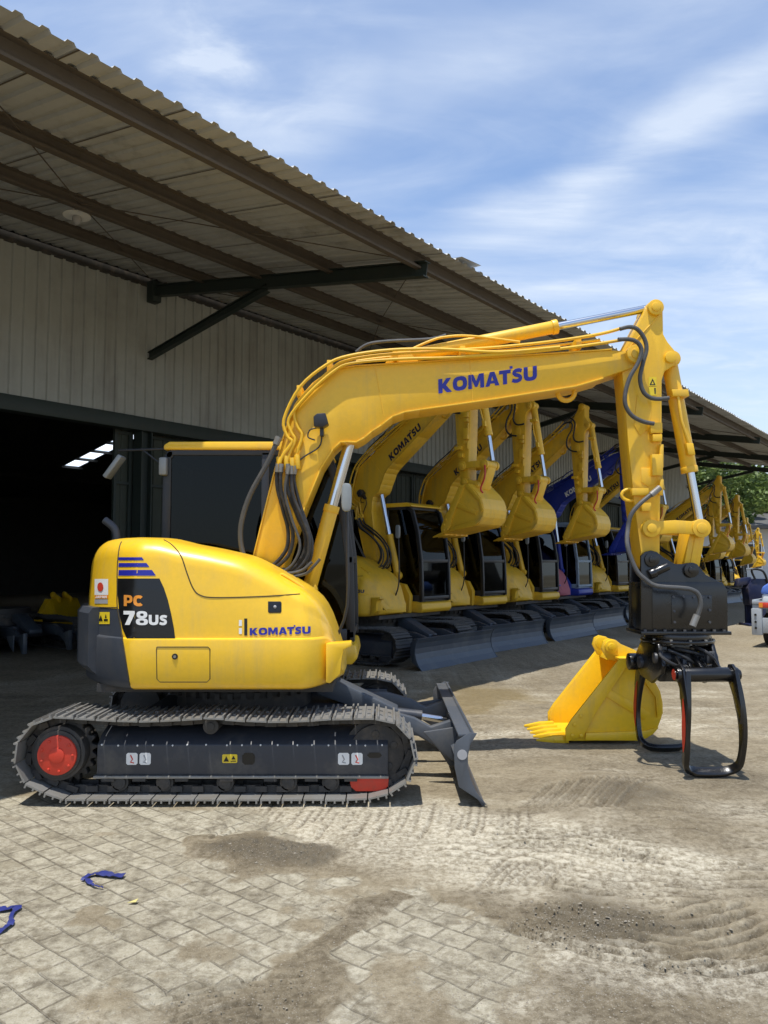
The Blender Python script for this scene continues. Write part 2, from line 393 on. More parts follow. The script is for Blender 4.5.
def build_track(root, yc, hero):
    sh = MB(); ch = MB(); rnd = random.Random(3 if yc < 0 else 5)
    for c, t, ln in TP:
        T = Vector((t.x, 0, t.y)); Nn = Vector((t.y, 0, -t.x)); C = Vector((c.x, yc, c.y)); Yv = Vector((0,1,0))
        C = C + Nn*rnd.uniform(-.002,.002); dy = rnd.uniform(-.004,.004)
        sh.obox(C + Nn*.006 + Yv*dy, T*ln*.47, Yv*.225, Nn*.006)
        for g, hh in ((-.42,.020),(-.02,.016),(.36,.020)):
            sh.obox(C + T*ln*g + Nn*(.012+hh/2) + Yv*dy, T*.006, Yv*.225, Nn*hh/2)
        if hero:
            for sy in (-1, 1):
                ch.obox(C - Nn*.030 + Yv*sy*.062, T*ln*.40, Yv*.013, Nn*.026)
                ch.obox(C - Nn*.034 + Yv*sy*.088 + T*ln*.45, T*ln*.27, Yv*.012, Nn*.020)
                for q in (-.22, .2):
                    sh.obox(C + Nn*.016 + Yv*(sy*.075+dy) + T*ln*q, T*.011, Yv*.011, Nn*.006)
            ch.ycyl(0,0,0,0,.001,3) if False else None
        else:
            ch.obox(C - Nn*.03, T*ln*.45, Yv*.09, Nn*.026)
    tr = sh.build('track', M['steel'] if hero else M['dusty'], root)
    ch.build('chain', M['steeldark'], tr)
    s = -1 if yc < 0 else 1
    def yy(a, b): a, b = yc + s*a, yc + s*b; return min(a,b), max(a,b)
    # side frame
    mb = MB(); cs = [(yc+s*.11,.19),(yc+s*.11,.40),(yc+s*.04,.455),(yc-s*.10,.50),(yc-s*.18,.50),(yc-s*.18,.19)]
    mb.prism_x(cs, -.862, 1.209); fr = mb.build('track_frame', M['frame'], root, .006)
    mb = MB(); a, b = yy(.02,.128); mb.box(-.88,1.212,a,b,.168,.186); mb.build('frame_flange', M['steel'] if hero else M['frame'], fr, .003)
    mb = MB()
    for x in (-.82,-.60,-.30,0.02,.33,.62,.9): a, b = yy(.06,.13); mb.box(x,x+.09,a,b,.15,.168)
    mb.build('guard_tab', M['steeldark'], fr)
    if hero:
        mb = MB()
        for k in range(17): mb.ball((-.83+k*.125+rnd.uniform(-.02,.02), yc+s*.108, .398+rnd.uniform(-.003,.003)), .0075, 6, 4)
        mb.build('frame_bolt', M['white'], fr)
        a, b = yy(.106,.1125)
        def rr(x0,x1,z0,z1,r):
            return [(x0+r,z0),(x1-r,z0),(x1,z0+r),(x1,z1-r),(x1-r,z1),(x0+r,z1),(x0,z1-r),(x0,z0+r)]
        mb = MB(); mb.prism(rr(.172,.262,.262,.345,.018), a, b); mb.prism(rr(1.06,1.165,.31,.348,.018), a, b); mb.build('slot_dark_plate', M['decalblack'], fr)  # frame holes drawn as dark plates, their inner shade put in the colour
        if yc < 0:
            a, b = yy(.107,.114)
            for k, x in enumerate((-.652,-.558,.853,.948)):
                mb = MB(); mb.prism(rr(x,x+.08,.262,.345,.01), a, b); st = mb.build('warning_sticker', M['white'], fr)
                a2, b2 = yy(.110,.116); mb = MB()
                mb.tube([(x+.03,(a2+b2)/2,.33),(x+.045,(a2+b2)/2,.30),(x+.03,(a2+b2)/2,.28),(x+.055,(a2+b2)/2,.275)], .005, 6)
                mb.build('sticker_mark', M['red'] if k in (0,3) else M['stickgrey'], st)
            mb = MB(); mb.prism(rr(.03,.137,.275,.335,.006), a, b); st = mb.build('caution_sticker', M['stickyellow'], fr)
            mb = MB(); a2, b2 = yy(.110,.1165)
            mb.prism([(.04,.285),(.078,.285),(.059,.322)], a2, b2); mb.prism([(.09,.285),(.128,.285),(.128,.29),(.09,.29)], a2, b2); mb.prism([(.095,.30),(.125,.30),(.110,.325)], a2, b2)
            mb.build('sticker_mark', M['decalblack'], st)
    # wheels
    for x in (-.70,-.38,.05,.50,.80):
        mb = MB(); a, b = yy(-.15,.10); mb.ycyl(x,.135,a,b,.062); mb.ycyl(x,.135,*yy(.085,.115),.045); mb.build('bottom_roller', M['steeldark'], tr, .004)
    mb = MB(); mb.ycyl(-.05,.535,*yy(-.08,.14),.055); mb.ycyl(-.05,.535,*yy(.14,.15),.03); mb.build('carrier_roller', M['steeldark'], tr, .004)
    # sprocket
    sp = MB(); poly = []
    for k in range(21*4):
        a = 2*math.pi*k/(21*4); r = .238 if k % 4 in (1,2) else .205
        poly.append((-1.13+r*math.cos(a), .345+r*math.sin(a)))
    sp.prism(poly, *yy(-.03,.03)); sp.ycyl(-1.13,.345,*yy(-.16,.13),.19,36); sp.ycyl(-1.13,.345,*yy(.13,.15),.165,36)
    s1 = sp.build('sprocket', M['steeldark'], tr, .004)
    mb = MB(); mb.ycyl(-1.125,.34,*yy(.12,.168),.138,36); mb.ycyl(-1.125,.34,*yy(.168,.176),.055,24)
    for k in range(9):
        a = k*2*math.pi/9; mb.ycyl(-1.125+.112*math.cos(a), .34+.112*math.sin(a), *yy(.16,.175), .011, 8)
    mb.build('motor_cover', M['red'] if hero else M['steeldark'], s1, .008)
    # idler
    mb = MB(); ring = []
    mb.ycyl(1.13,.34,*yy(-.04,.04),.235,36); mb.ycyl(1.13,.34,*yy(-.075,.075),.195,36); mb.ycyl(1.13,.34,*yy(.075,.10),.07,20)
    for k in range(5):
        a = k*2*math.pi/5+.4; mb.ycyl(1.13+.13*math.cos(a), .34+.13*math.sin(a), *yy(.074,.082), .028, 14)
    mb.build('idler_wheel', M['steeldark'], tr, .005)
    mb = MB(); mb.prism([(.93,.176),(1.215,.176),(1.21,.11),(1.18,.075),(.98,.075),(.945,.105)], *yy(.09,.108)); mb.build('idler_guard', M['red'] if hero else M['frame'], fr, .006)
    mb = MB(); mb.box(.80,1.2,*yy(-.06,.08),.28,.40); mb.build('idler_yoke', M['frame'], fr, .01)

def build_undercarriage(root, hero):
    build_track(root, -.94, hero); build_track(root, .94, hero)
    mb = MB(); mb.box(-.75,.85,-.36,.36,.30,.52); mb.box(-.55,-.25,-.80,.80,.28,.47); mb.box(.25,.55,-.80,.80,.28,.47)
    mb.build('carbody', M['frame'], root, .02)
    mb = MB(); poly = []
    mb.cyl((0,0,.50),(0,0,.66),.56,40); mb.cyl((0,0,.66),(0,0,.72),.62,48); mb.cyl((0,0,.72),(0,0,.82),.50,40)
    for k in range(40):
        a = 2*math.pi*k/40; c = Vector((.63*math.cos(a),.63*math.sin(a),.67)); mb.obox(c,(Vector((math.cos(a),math.sin(a),0))*.02),(Vector((-math.sin(a),math.cos(a),0))*.02),(0,0,.025))
    mb.build('slew_ring', M['steeldark'], root)
    bl = M['blade'] if hero else M['bladerow']
    # dozer blade: curved plate, end plates, top flange, back rib
    front = [(1.815,.50),(1.775,.43),(1.757,.35),(1.757,.27),(1.78,.18),(1.82,.10),(1.885,.015)]
    mb = MB(); mb.strip(front, -.022, -1.145, 1.145); bd = mb.build('dozer_blade', bl, root, 0)
    for s in (-1, 1):
        y0, y1 = s*1.145, s*1.165
        mb = MB(); mb.prism([(1.83,.505),(1.78,.51),(1.69,.455),(1.668,.42),(1.672,.27),(1.70,.14),(1.90,.008),(1.825,.10),(1.787,.18),(1.765,.27),(1.765,.35),(1.783,.43)][::-1], min(y0,y1), max(y0,y1))
        ep = mb.build('blade_end_plate', bl, bd, .003)
        if hero and s < 0:
            mb = MB(); mb.ycyl(1.725,.36,-1.169,-1.164,.035,20); mb.build('end_plate_sticker', M['stickgrey'], ep)
    mb = MB(); mb.box(1.70,1.80,-1.143,1.143,.478,.497); mb.prism([(1.69,.30),(1.745,.33),(1.745,.22)], -1.14, 1.14); mb.build('blade_rib', bl, bd, .003)
    for s in (-1, 1):
        mb = MB(); mb.prism([(.75,.53),(1.20,.53),(1.42,.47),(1.55,.40),(1.74,.46),(1.745,.10),(1.69,.10),(1.60,.24),(1.45,.33),(1.2,.36),(.75,.38)], s*.42-.04, s*.42+.04)
        mb.prism([(1.48,.40),(1.74,.44),(1.74,.16),(1.62,.24)], s*.62-.012, s*.62+.012)
        mb.build('blade_arm', bl, root, .01)
    mb = MB(); mb.prism([(.62,.72),(.72,.74),(1.30,.47),(1.30,.40),(1.18,.40),(.62,.60)], -.12, .12); mb.build('cylinder_guard', bl, root, .01)
    mb = MB(); mb.cyl((1.15,0,.44),(1.5,0,.40),.045,18); mb.build('blade_cylinder', M['frame'], root); mb = MB(); mb.cyl((1.45,0,.405),(1.72,0,.36),.028,16); mb.build('cylinder_rod', M['chrome'], root)

# ------------------------------------------------------------------ upper body (loft)
RB = 1.27
PROF = [(-1.27,1.70),(-1.16,1.80),(-1.04,1.855),(-.95,1.875),(-.79,1.885),(-.47,1.875),(-.298,1.83),(-.1,1.795),(.145,1.74),(.407,1.605),(.61,1.485),(.73,1.37),(.80,1.19),(.845,1.05),(.865,.90)]
def interp(P, x):
    if x <= P[0][0]: return P[0][1]
    for (a, b), (c, d) in zip(P, P[1:]):
        if x <= c: return b + (d-b)*(x-a)/(c-a)
    return P[-1][1]
def smooth_top(x): return sum(interp(PROF, x+dx) for dx in (-.05,-.025,0,.025,.05))/5
def body_mesh():
    xs = [-1.268,-1.262,-1.25,-1.235,-1.215,-1.19,-1.16,-1.12,-1.08,-1.03,-.98,-.92,-.86,-.79,-.75] + [-.72+i*.04 for i in range(40)] + [.872]
    rows = []
    for x in xs:
        w = min(1.115, math.sqrt(max(RB*RB - x*x, 0))); fr = max(0.0, (x-.62)/.25); w -= .20*fr**2.2
        zt = smooth_top(x); zb = .79 + (.045*max(0, (x-.55)/.3)**2)
        yf = w if x < -.735 else -.20
        if x >= -.735: yf = -.20
        k = min(1, w/.35)
        def side(s, wide):
            pts = [(wide-.07*k, zb), (wide-.02*k, zb+.02), (wide, zb+.07), (wide+.008, min(1.0, zt-.1)), (wide+.010, min(1.140, zt-.07)), (wide+.006, min(1.152, zt-.06)), (wide-.016*k, min(1.160, zt-.05))]
            zlo = min(1.17, zt-.05); 
            rad = min(.15, max(.04, (zt-zlo)*.40))
            for q in (.3,.6,.85): pts.append((wide-.018*k-.05*k*q*q, zlo+(zt-rad-zlo)*q))
            bx = wide-.065*k
            for a in range(0, 91, 15): pts.append((bx-rad*k*1.35*(1-math.cos(R(a))), zt-rad+rad*math.sin(R(a))))
            return pts
        near = [(-a, z) for a, z in side(-1, w)]
        if x < -.735: far = side(1, w)
        else: far = [(yf, z) for a, z in near]
        mid = [((near[-1][0]*(1-t)+far[-1][0]*t), near[-1][1] + .012*math.sin(math.pi*t)) for t in (.2,.4,.6,.8)]
        rows.append([(x, y, z) for y, z in near] + [(x, y, z) for y, z in mid] + [(x, y, z) for y, z in far[::-1]])
    vs = [p for r in rows for p in r]; n = len(rows[0]); fs = []
    for i in range(len(rows)-1):
        for k in range(n): fs.append((i*n+k, i*n+(k+1)%n, (i+1)*n+(k+1)%n, (i+1)*n+k))
    fs += [tuple(range(n)), tuple((len(rows)-1)*n+k for k in range(n))]
    bm = bmesh.new(); bv = [bm.verts.new(p) for p in vs]
    for f in fs: bm.faces.new([bv[i] for i in f])
    bmesh.ops.recalc_face_normals(bm, faces=bm.faces)
    return bm
def seam_tube(px, bvh, name, parent, r=.0045, mat='seam', n=5):
    pts = [surf_hit(a.x, a.y, bvh, -1.1, .0005) for a in catmull([Vector((p[0], p[1], 0)) for p in px], n)]
    MB().tube(pts, r, 6).build(name, M[mat], parent)
def build_upper(root, hero, body_mat, logo_mat, cab_mat, cover=None):
    bm = body_mesh(); bvh = BVHTree.FromBMesh(bm)
    # cut lines: near-vertical seam between counterweight and side cover, slanted grey panel edge, waist line
    xs = L(117.5, 560, 5.62)[0]
    def cut(co, no):
        bmesh.ops.bisect_plane(bm, geom=bm.verts[:]+bm.edges[:]+bm.faces[:], plane_co=co, plane_no=no)
    cut((xs,0,0), (1,0,0)); zg = L(100, 608, 5.75)[1]; cut((0,0,zg), (0,0,1))
    a = L(117.5, 607, 5.62); b = L(130.5, 688, 5.55); dn = Vector((b[1]-a[1], 0, -(b[0]-a[0]))).normalized()
    cut((a[0],0,a[1]), dn)
    parts = {'counterweight': [], 'lower_cover': [], 'engine_hood': []}
    sgn = 1 if dn.x > 0 else -1
    for f in bm.faces:
        c = f.calc_center_median(); right = (c - Vector((a[0],0,a[1]))).dot(dn)*sgn > 0
        if c.z > zg: parts['counterweight' if c.x < xs else 'engine_hood'].append(f)
        else: parts['engine_hood' if right else 'lower_cover'].append(f)
    obs = {}
    for nme, fl in parts.items():
        b2 = bmesh.new(); mp = {}
        for f in fl:
            for v in f.verts:
                if v not in mp: mp[v] = b2.verts.new(v.co)
            b2.faces.new([mp[v] for v in f.verts])
        me = bpy.data.meshes.new(nme); b2.to_mesh(me); b2.free()
        mt = M['grey'] if nme == 'lower_cover' else body_mat
        if cover and nme == 'engine_hood': mt = cover
        obs[nme] = link(nme, me, mt, root, 50)
    hood = obs['engine_hood']; cw = obs['counterweight']
    bm.free()
    # grey bumper bulge round the tail
    mb = MB(); ring = []
    lo, hi = .80, 1.36
    for i in range(25):
        an = R(180-41+82*i/24); c, s_ = math.cos(an), math.sin(an)
        ring.append([(1.30*c, 1.30*s_, lo+.09), (1.335*c,1.335*s_, lo+.13), (1.34*c,1.34*s_, hi-.04), (1.31*c,1.31*s_, hi), (1.255*c,1.255*s_, hi), (1.20*c,1.20*s_, lo+.01)])
    vs = [p for r in ring for p in r]; fs = [(i*6+k, i*6+(k+1)%6, (i+1)*6+(k+1)%6, (i+1)*6+k) for i in range(24) for k in range(6)] + [tuple(range(6)), tuple(24*6+k for k in range(6))]
    mb.add(vs, fs); mb.build('tail_bumper', M['grey'], root, 0)
    MB().box(-.95,.80,-.85,.95,.74,.80).build('deck_plate', M['steeldark'], root)
    # deck under the cab, at the far side
    mb = MB(); mb.prism([(-.75,.80),(-.75,1.0),(.80,1.0),(.93,.97),(.95,.86),(.90,.80)], .19, 1.12); mb.build('cab_deck', body_mat, root, .02)
    mb = MB(); mb.prism([(-.70,.80),(-.70,1.25),(-.2,1.3),(.35,1.35),(.62,1.30),(.74,1.1),(.72,.80)], -.195, -.09); mb.prism([(-.70,.80),(-.70,1.25),(-.2,1.3),(.35,1.35),(.62,1.30),(.74,1.1),(.72,.80)], .09, .185); mb.build('boom_bracket', body_mat, root, .01)
    if hero:
        seam_tube([(121.5,542),(119.5,548),(117.6,565),(117.3,590),(117.5,607),(121,628),(126,660),(130.5,688)], bvh, 'cover_seam', hood, .005)
        seam_tube([(117.5,607.5),(105,607.5),(94,607)], bvh, 'cover_seam', hood, .004)
    seam_tube([(164,540),(172,545),(181,556),(187,573),(193,588),(200,595),(215,597.5),(260,596.5),(300,594)], bvh, 'lid_seam', hood, .0045)
    # fuel door
    seam_tube([(157,647),(208,647),(210,649),(210,679),(207,682),(160,682),(157,679),(156.5,650),(157,647)], bvh, 'door_seam', hood, .0035, n=1)
    if hero:
        p = surf_hit(175, 656.5, bvh, -1.1, .0); mb = MB(); mb.cyl(p+Vector((0,-.006,0)), p+Vector((0,.02,0)), .021, 16); lk = mb.build('door_lock', M['decalblack'], hood); MB().cyl(p+Vector((0,-.011,0)), p+Vector((0,.0,0)), .010, 12).build('key_barrel', M['steel'], lk)
    ring = [surf_hit(a_, b_, bvh, -1.1, .004) for a_, b_ in ((268,601.5),(280.5,601.5),(281.5,603),(281.5,611.5),(280.5,613),(269,613),(268,611.5))]
    dn_ = ring[0].copy()
    mb = MB(); m_ = len(ring); mb.add(ring + [p+Vector((0,.03,0)) for p in ring], [tuple(range(m_)), tuple(range(2*m_-1,m_-1,-1))] + [(i,(i+1)%m_,m_+(i+1)%m_,m_+i) for i in range(m_)])
    lt = mb.build('hood_latch', M['decalblack'], hood, .002)
    p = surf_hit(275, 607, bvh, -1.1, .004); MB().ball(p, .012, 10, 6).build('latch_button', M['stickgrey'], lt)
    if hero:
        # badge with model name
        badge = [(118,578.5),(159.5,578.5),(164,588),(168,600),(171.5,615),(174,628),(175.3,638.6),(127,638.6),(122.5,628),(119.5,612),(117.9,595)]
        bd = decal('model_badge', badge, [tuple(range(len(badge)))], M['decalblack'], hood, bvh, off=.0025, sub=4)
        tx = quad_text(lettering('PC', .05), (124.5,606), (18.5,.4), (.0,-11)); decal('lettering', tx[0], tx[1], M['orange'], bd, bvh, off=.006)
        tx = quad_text(lettering('78', .05), (124.2,624.8), (24,.4), (.0,-14)); decal('lettering', tx[0], tx[1], M['white'], bd, bvh, off=.006)
        tx = quad_text(lettering('US', .055), (149,625), (18.5,.2), (.0,-10.2)); decal('lettering', tx[0], tx[1], M['white'], bd, bvh, off=.006)
        for (y0, y1, x0, x1) in ((557.3,560.2,142,144),(563,567,146.5,149.5),(570,575.6,152,156)):
            st = [(119,y0),(x0,y0),(x1,y1),(118.6,y1)]; decal('badge_stripe', st, [(0,1,2,3)], M['logoblue'], hood, bvh, off=.003, sub=3)
        fl = decal('flag_sticker', [(95,579),(108.5,579),(108.5,595),(95,595)], [(0,1,2,3)], M['white'], cw, bvh, off=.003, sub=3)
        cs = [(101+3.0*math.cos(R(k*24)), 587+4.6*math.sin(R(k*24))) for k in range(15)]; decal('flag_disc', cs, [tuple(range(15))], M['red'], fl, bvh, off=.006)
        decal('sticker_band', [(95,595.3),(108.5,595.3),(108.5,598.6),(95,598.6)], [(0,1,2,3)], M['orange'], cw, bvh, off=.003, sub=2)
        tx = quad_text(lettering('JAPAN', .03), (96,598.2), (11.5,0), (0,-2.6)); decal('lettering', tx[0], tx[1], M['white'], cw, bvh, off=.006)
        decal('sticker_band', [(95,599.2),(108,599.2),(108,603.6),(95,603.6)], [(0,1,2,3)], M['stickgrey'], cw, bvh, off=.003, sub=2)
        ws = decal('caution_sticker', [(98,612),(110,612),(110,624),(98,624)], [(0,1,2,3)], M['stickyellow'], obs['lower_cover'], bvh, off=.003, sub=3)
        for tri in ([(99.5,621),(103.5,621),(101.5,615)], [(104.5,621),(108.5,621),(108.5,619),(104.5,619)], [(105.5,618),(107.5,618),(106.5,614)]):
            decal('sticker_mark', tri, [(0,1,2)] if len(tri) == 3 else [(0,1,2,3)], M['decalblack'], ws, bvh, off=.006)
        for q in ([(239,620),(242,620),(242,626),(239,626)], [(239,628),(242,628),(242,634),(239,634)]): decal('instruction_sticker', q, [(0,1,2,3)], M['white'], hood, bvh, off=.003)
        decal('vent_slot', [(244.3,618.5),(247.3,618.5),(247.3,635.5),(244.3,635.5)], [(0,1,2,3)], M['decalblack'], hood, bvh, off=.003)
    tx = quad_text(logo(), (249.8,635.4), (60.5,-1.6), (.0,-7.4)); decal('wordmark', tx[0], tx[1], logo_mat, hood, bvh, off=.004)
    # front step lug, handrail, exhaust
    mb = MB(); mb.prism(LL([(327,642),(352,640),(352.5,644.5),(344.5,648),(343,655),(341,672),(331,681),(327,680)], 5.75), -1.02, -.90); mb.build('front_step', body_mat, root, .008)
    mb = MB(); Yh = 5.80
    for dy in (0, .12):
        mb.tube(catmull([L3(279,580,Yh+dy), L3(281,574.5,Yh+dy), L3(287,577,Yh+dy), L3(298,584,Yh+dy), L3(303,588,Yh+dy), L3(305.5,595,Yh+dy)], 4), .012, 8)
    mb.build('handrail', body_mat, root)
    mb = MB(); e = [Vector((-1.02,-.30,1.83)), Vector((-1.02,-.30,1.93)), Vector((-1.05,-.30,1.99)), Vector((-1.12,-.30,2.045))]
    mb.tube(catmull(e, 4), .032, 14); mb.build('exhaust_pipe', M['grey'], root)
    # ---------------- cab
    C = [(-.76,1.0),(-.76,2.64),(-.71,2.69),(.58,2.69),(.69,2.61),(.80,2.25),(.87,1.75),(.885,1.3),(.885,1.0)]
    cab = empty('cab'); cab.parent = root
    mb = MB()
    for y in (.245, 1.105):
        pth = [Vector((x, y, z)) for x, z in C]
        mb.sweep_rect(pth, [(0,1,0)]*len(pth), .075, .05)
        mb.beam((-.76,y,1.05),(.885,y,1.05),.05,.12); mb.beam((.12,y,1.0),(.12,y,2.68),.05,.07,(1,0,0))
    for (x, z) in ((-.74,2.66),(.60,2.67),(.885,1.06),(.872,1.72),(-.76,1.5)): mb.box(x-.03,x+.03,.22,1.13,z-.03,z+.03)
    mb.build('cab_frame', cab_mat, cab, .006)
    mb = MB(); mb.box(-.775,-.755,.25,1.10,1.0,1.48); mb.box(-.74,.85,1.09,1.115,1.0,1.45); mb.box(-.74,.10,.225,.25,1.0,1.50); mb.box(-.74,.86,.25,1.1,.99,1.02)
    mb.build('cab_panel', cab_mat, cab, .004)
    mb = MB(); mb.prism([(-.79,2.70),(-.79,2.745),(-.74,2.775),(.58,2.775),(.69,2.73),(.70,2.70)], .20, 1.15); mb.build('cab_roof', M['yellow'] if cab_mat is M['cabblack'] else cab_mat, cab, .02)
    def pane(name, poly4): MB().add(poly4, [tuple(range(len(poly4)))]).build(name, M['glass'], cab)
    pane('side_window', [(-.73,.236,1.5),(-.73,.236,2.66),(.09,.236,2.66),(.09,.236,1.5)])
    pane('side_window', [(.15,.236,1.1),(.15,.236,2.66),(.57,.236,2.66),(.67,.236,2.58),(.78,.236,2.22),(.85,.236,1.74),(.86,.236,1.1)])
    pane('door_window', [(-.73,1.118,1.45),(-.73,1.118,2.66),(.57,1.118,2.66),(.67,1.118,2.58),(.78,1.118,2.22),(.85,1.118,1.74),(.86,1.118,1.45)])
    MB().add([(.625,.27,2.655),(.625,1.08,2.655),(.69,.27,2.61),(.69,1.08,2.61),(.80,.27,2.25),(.80,1.08,2.25),(.87,.27,1.75),(.87,1.08,1.75)], [(0,1,3,2),(2,3,5,4),(4,5,7,6)]).build('windscreen', M['glass'], cab, sharp=80)
    pane('lower_windscreen', [(.885,.27,1.09),(.885,1.08,1.09),(.875,1.08,1.69),(.875,.27,1.69)])
    pane('rear_window', [(-.765,.28,1.53),(-.765,1.07,1.53),(-.765,1.07,2.62),(-.765,.28,2.62)])
    mb = MB(); mb.box(-.50,.02,.42,.92,1.30,1.45); mb.prism([(-.62,1.40),(-.72,2.15),(-.60,2.25),(-.48,1.45)], .44, .90); mb.box(-.45,.0,.36,.42,1.42,1.62); mb.box(-.45,.0,.92,.98,1.42,1.62)
    mb.build('seat', M['seat'], cab, .03)
    mb = MB(); mb.box(.05,.18,.36,.44,1.0,1.66); mb.box(.45,.60,.4,.95,1.0,1.25); mb.tube([(.12,.40,1.66),(.16,.40,1.85)], .015); mb.build('control_console', M['cabblack'], cab, .015)
    # mirrors
    mb = MB(); mb.tube(catmull([(.80,-.42,1.10),(.885,-.42,1.35),(.885,-.42,1.9),(.878,-.42,2.2)], 3), .012, 8); mr = mb.build('mirror_stalk', M['cabblack'], root)
    mb = MB(); po = [(.878+.042*math.copysign(abs(math.cos(R(a)))**.5, math.cos(R(a))), 2.22+.115*(1 if math.sin(R(a))>0 else -1)*abs(math.sin(R(a)))**.6) for a in range(0,360,24)]; mb.prism(po, -.46, -.415); mb.build('mirror', M['mirror'], mr, .01)
    if hero:
        mb = MB(); mb.tube([L3(167,449,6.88), L3(150,449.5,6.88), L3(118,450.5,6.88)], .011, 8); mb.tube([L3(143,450,6.88), L3(153,458,6.88), L3(161,464,6.88)], .008, 8); ma = mb.build('rear_mirror_arm', M['cabblack'], cab)
        c = L3(114.5,467,6.88); mb = MB(); mb.obox(c, Vector((.035,.0,.05)).normalized()*.12, Vector((0,1,0))*.07, Vector((.05,0,-.035)).normalized()*.022); mb.build('rear_mirror', M['mirror'], ma, .012)
        c = L3(163.5,466.5,6.85); mb = MB(); mb.box(c.x-.035,c.x+.035,c.y-.04,c.y+.03,c.z-.08,c.z+.08); mb.build('rear_lamp', M['mirror'], cab, .015)
    return bvh

# ------------------------------------------------------------------ boom, stick, attachments
FOOT = L(262, 590, 6.65); TIP = L(628.5, 360, 6.65)
P1 = L(651.4, 561, 6.62)
def build_arm(root, ba, sa, mat, logo_mat, hero, small_logo=False):
    """ba: boom raise angle, sa: stick angle relative to the surveyed pose"""
    def B2(p): return rot2(p, FOOT, ba)
    tip2 = B2(TIP)
    def S2(p):
        q = rot2(p, TIP, sa); return (q[0]+tip2[0]-TIP[0], q[1]+tip2[1]-TIP[1])
    def XB(p): q = B2((p[0], p[2])); return Vector((q[0], p[1], q[1]))
    def XS(p): q = S2((p[0], p[2])); return Vector((q[0], p[1], q[1]))
    YB = CY-.165
    top = [(246,600),(252.8,562),(268,500),(283,441),(291,416),(300,399),(313.8,383.5),(326,375),(338.8,369),(355,366.5),(380,365),(460,360),(560,353.5),(612,350)]
    low = [(627,369.5),(603,377.5),(576,385.5),(500,397.5),(420,409),(404,411.5),(392,416),(381,424.5),(371,431),(364,437),(356,441.5),(347,441),(340,441.5),(332,449),(320,468),(304,507),(290,545),(276,590),(266,614)]
    nose = [(622,350.5),(631,353),(636,360),(633,367)]
    mb = MB(XB); mb.prism(LL(top+nose+low+[(252,612)], YB), -.160, .160)
    bo = mb.build('boom', mat, root, .006)
    mb = MB(XB); mb.strip(LL(low[1:-1], YB), .013, -.175, .175); mb.build('bottom_plate', mat, bo, .002)
    mb = MB(XB); mb.strip(LL(top[1:], YB), .012, -.172, .172); mb.build('top_plate', mat, bo, .002)
    mb = MB(XB); mb.ycyl(TIP[0],TIP[1],-.215,.215,.078); mb.ycyl(TIP[0],TIP[1],-.228,.228,.045); mb.ycyl(FOOT[0],FOOT[1],-.2,.2,.09)
    mb.build('pin_boss', mat, bo, .005)
    # weld seams on the side
    mb = MB(XB); 
    for a, b in (((375,367),(384,416)), ((470,360.5),(473,402))): mb.tube([Vector((L(*a,YB)[0],-.161,L(*a,YB)[1])), Vector((L(*b,YB)[0],-.161,L(*b,YB)[1]))], .0035, 6)
    for k in range(10):
        pass
    mb.build('weld_bead', mat, bo)
    # lifting eye under the boom
    c = L(566,392,6.65); mb = MB(XB)
    mb.tube([Vector((c[0]+.075*math.cos(R(a)), 0, c[1]+.0+.075*math.sin(R(a)))) for a in range(0,361,20)], .022, 8, False); mb.build('lifting_eye', mat, bo)
    # lettering
    if not small_logo: tx = quad_text(logo(), (438.5,393.6), (98.5,-13.6), (-.3,-14.2))
    else: tx = quad_text(logo(), (418,404), (98,-13.4), (-.3,-15))
    decal('wordmark', tx[0], tx[1], logo_mat, bo, None, yplane=-.160, off=.004, xf=XB)
    # work lamp
    q = L(321,421,6.40); mb = MB(XB); mb.prism([(q[0]-.055,q[1]-.055),(q[0]-.06,q[1]+.03),(q[0]-.03,q[1]+.055),(q[0]+.04,q[1]+.06),(q[0]+.065,q[1]-.03),(q[0]+.02,q[1]-.06)], -.30, -.19)
    lp = mb.build('work_lamp', M['cabblack'], bo, .008)
    mb = MB(XB); mb.box(q[0]-.01,q[0]+.02,-.24,-.165,q[1]-.12,q[1]-.05); mb.build('lamp_bracket', M['cabblack'], lp)
    mb = MB(XB); Yc = CY-.19
    mb.tube(catmull([L3(317,428,Yc),L3(310,430,Yc),L3(308,437,Yc),L3(315,440,Yc)],4), .006, 6); mb.tube(catmull([L3(322,436,Yc),L3(319,447,Yc),L3(305,456,Yc),L3(298,462,Yc),L3(294,470,Yc)],4), .007, 6); mb.build('lamp_cable', M['rubber'], lp)
    # steel pipes over the boom
    pipes = [([(624,327.5),(600,334),(556,341),(500,347),(440,351),(380,355),(345,361),(330,371),(305,394),(294,410),(297,426),(302,436),(297,452),(293,464)], -.185, .014),
             ([(624,339.5),(596,344),(540,351),(460,357),(400,359),(352,363),(334,371),(309,393),(289,418),(291,432),(295,440),(290,452),(287,462)], -.205, .014),
             ([(560,347),(500,352),(440,349),(390,350),(348,356),(326,365),(300,387),(284,419),(287,436),(292,442),(283,455),(280,463)], -.215, .014),
             ([(520,342),(470,336),(445,337),(430,341),(410,350)], -.06, .012),
             ([(600,340),(540,347),(470,353),(400,356),(356,361)], .02, .012)]
    mb = MB(XB)
    for pl, dy, r in pipes: mb.tube(catmull([L3(a,b,CY+dy) for a,b in pl], 4), r, 8)
    mb.build('hydraulic_pipe', mat, bo)
    mb = MB(XB)
    for a, b in ((462,353),(577,345),(330,367),(395,357),(300,392)):
        c = L(a,b,CY-.1); mb.box(c[0]-.022,c[0]+.022,-.165,.10,c[1]-.05,c[1]+.045)
    for (a,b) in ((293,465),(287,463),(280,464),(298,462)):
        p = L3(a,b,CY-.20); mb.cyl(p+Vector((-.01,0,.06)), p+Vector((0,0,-.06)), .024, 10)
    mb.build('pipe_clamp', mat, bo, .003)
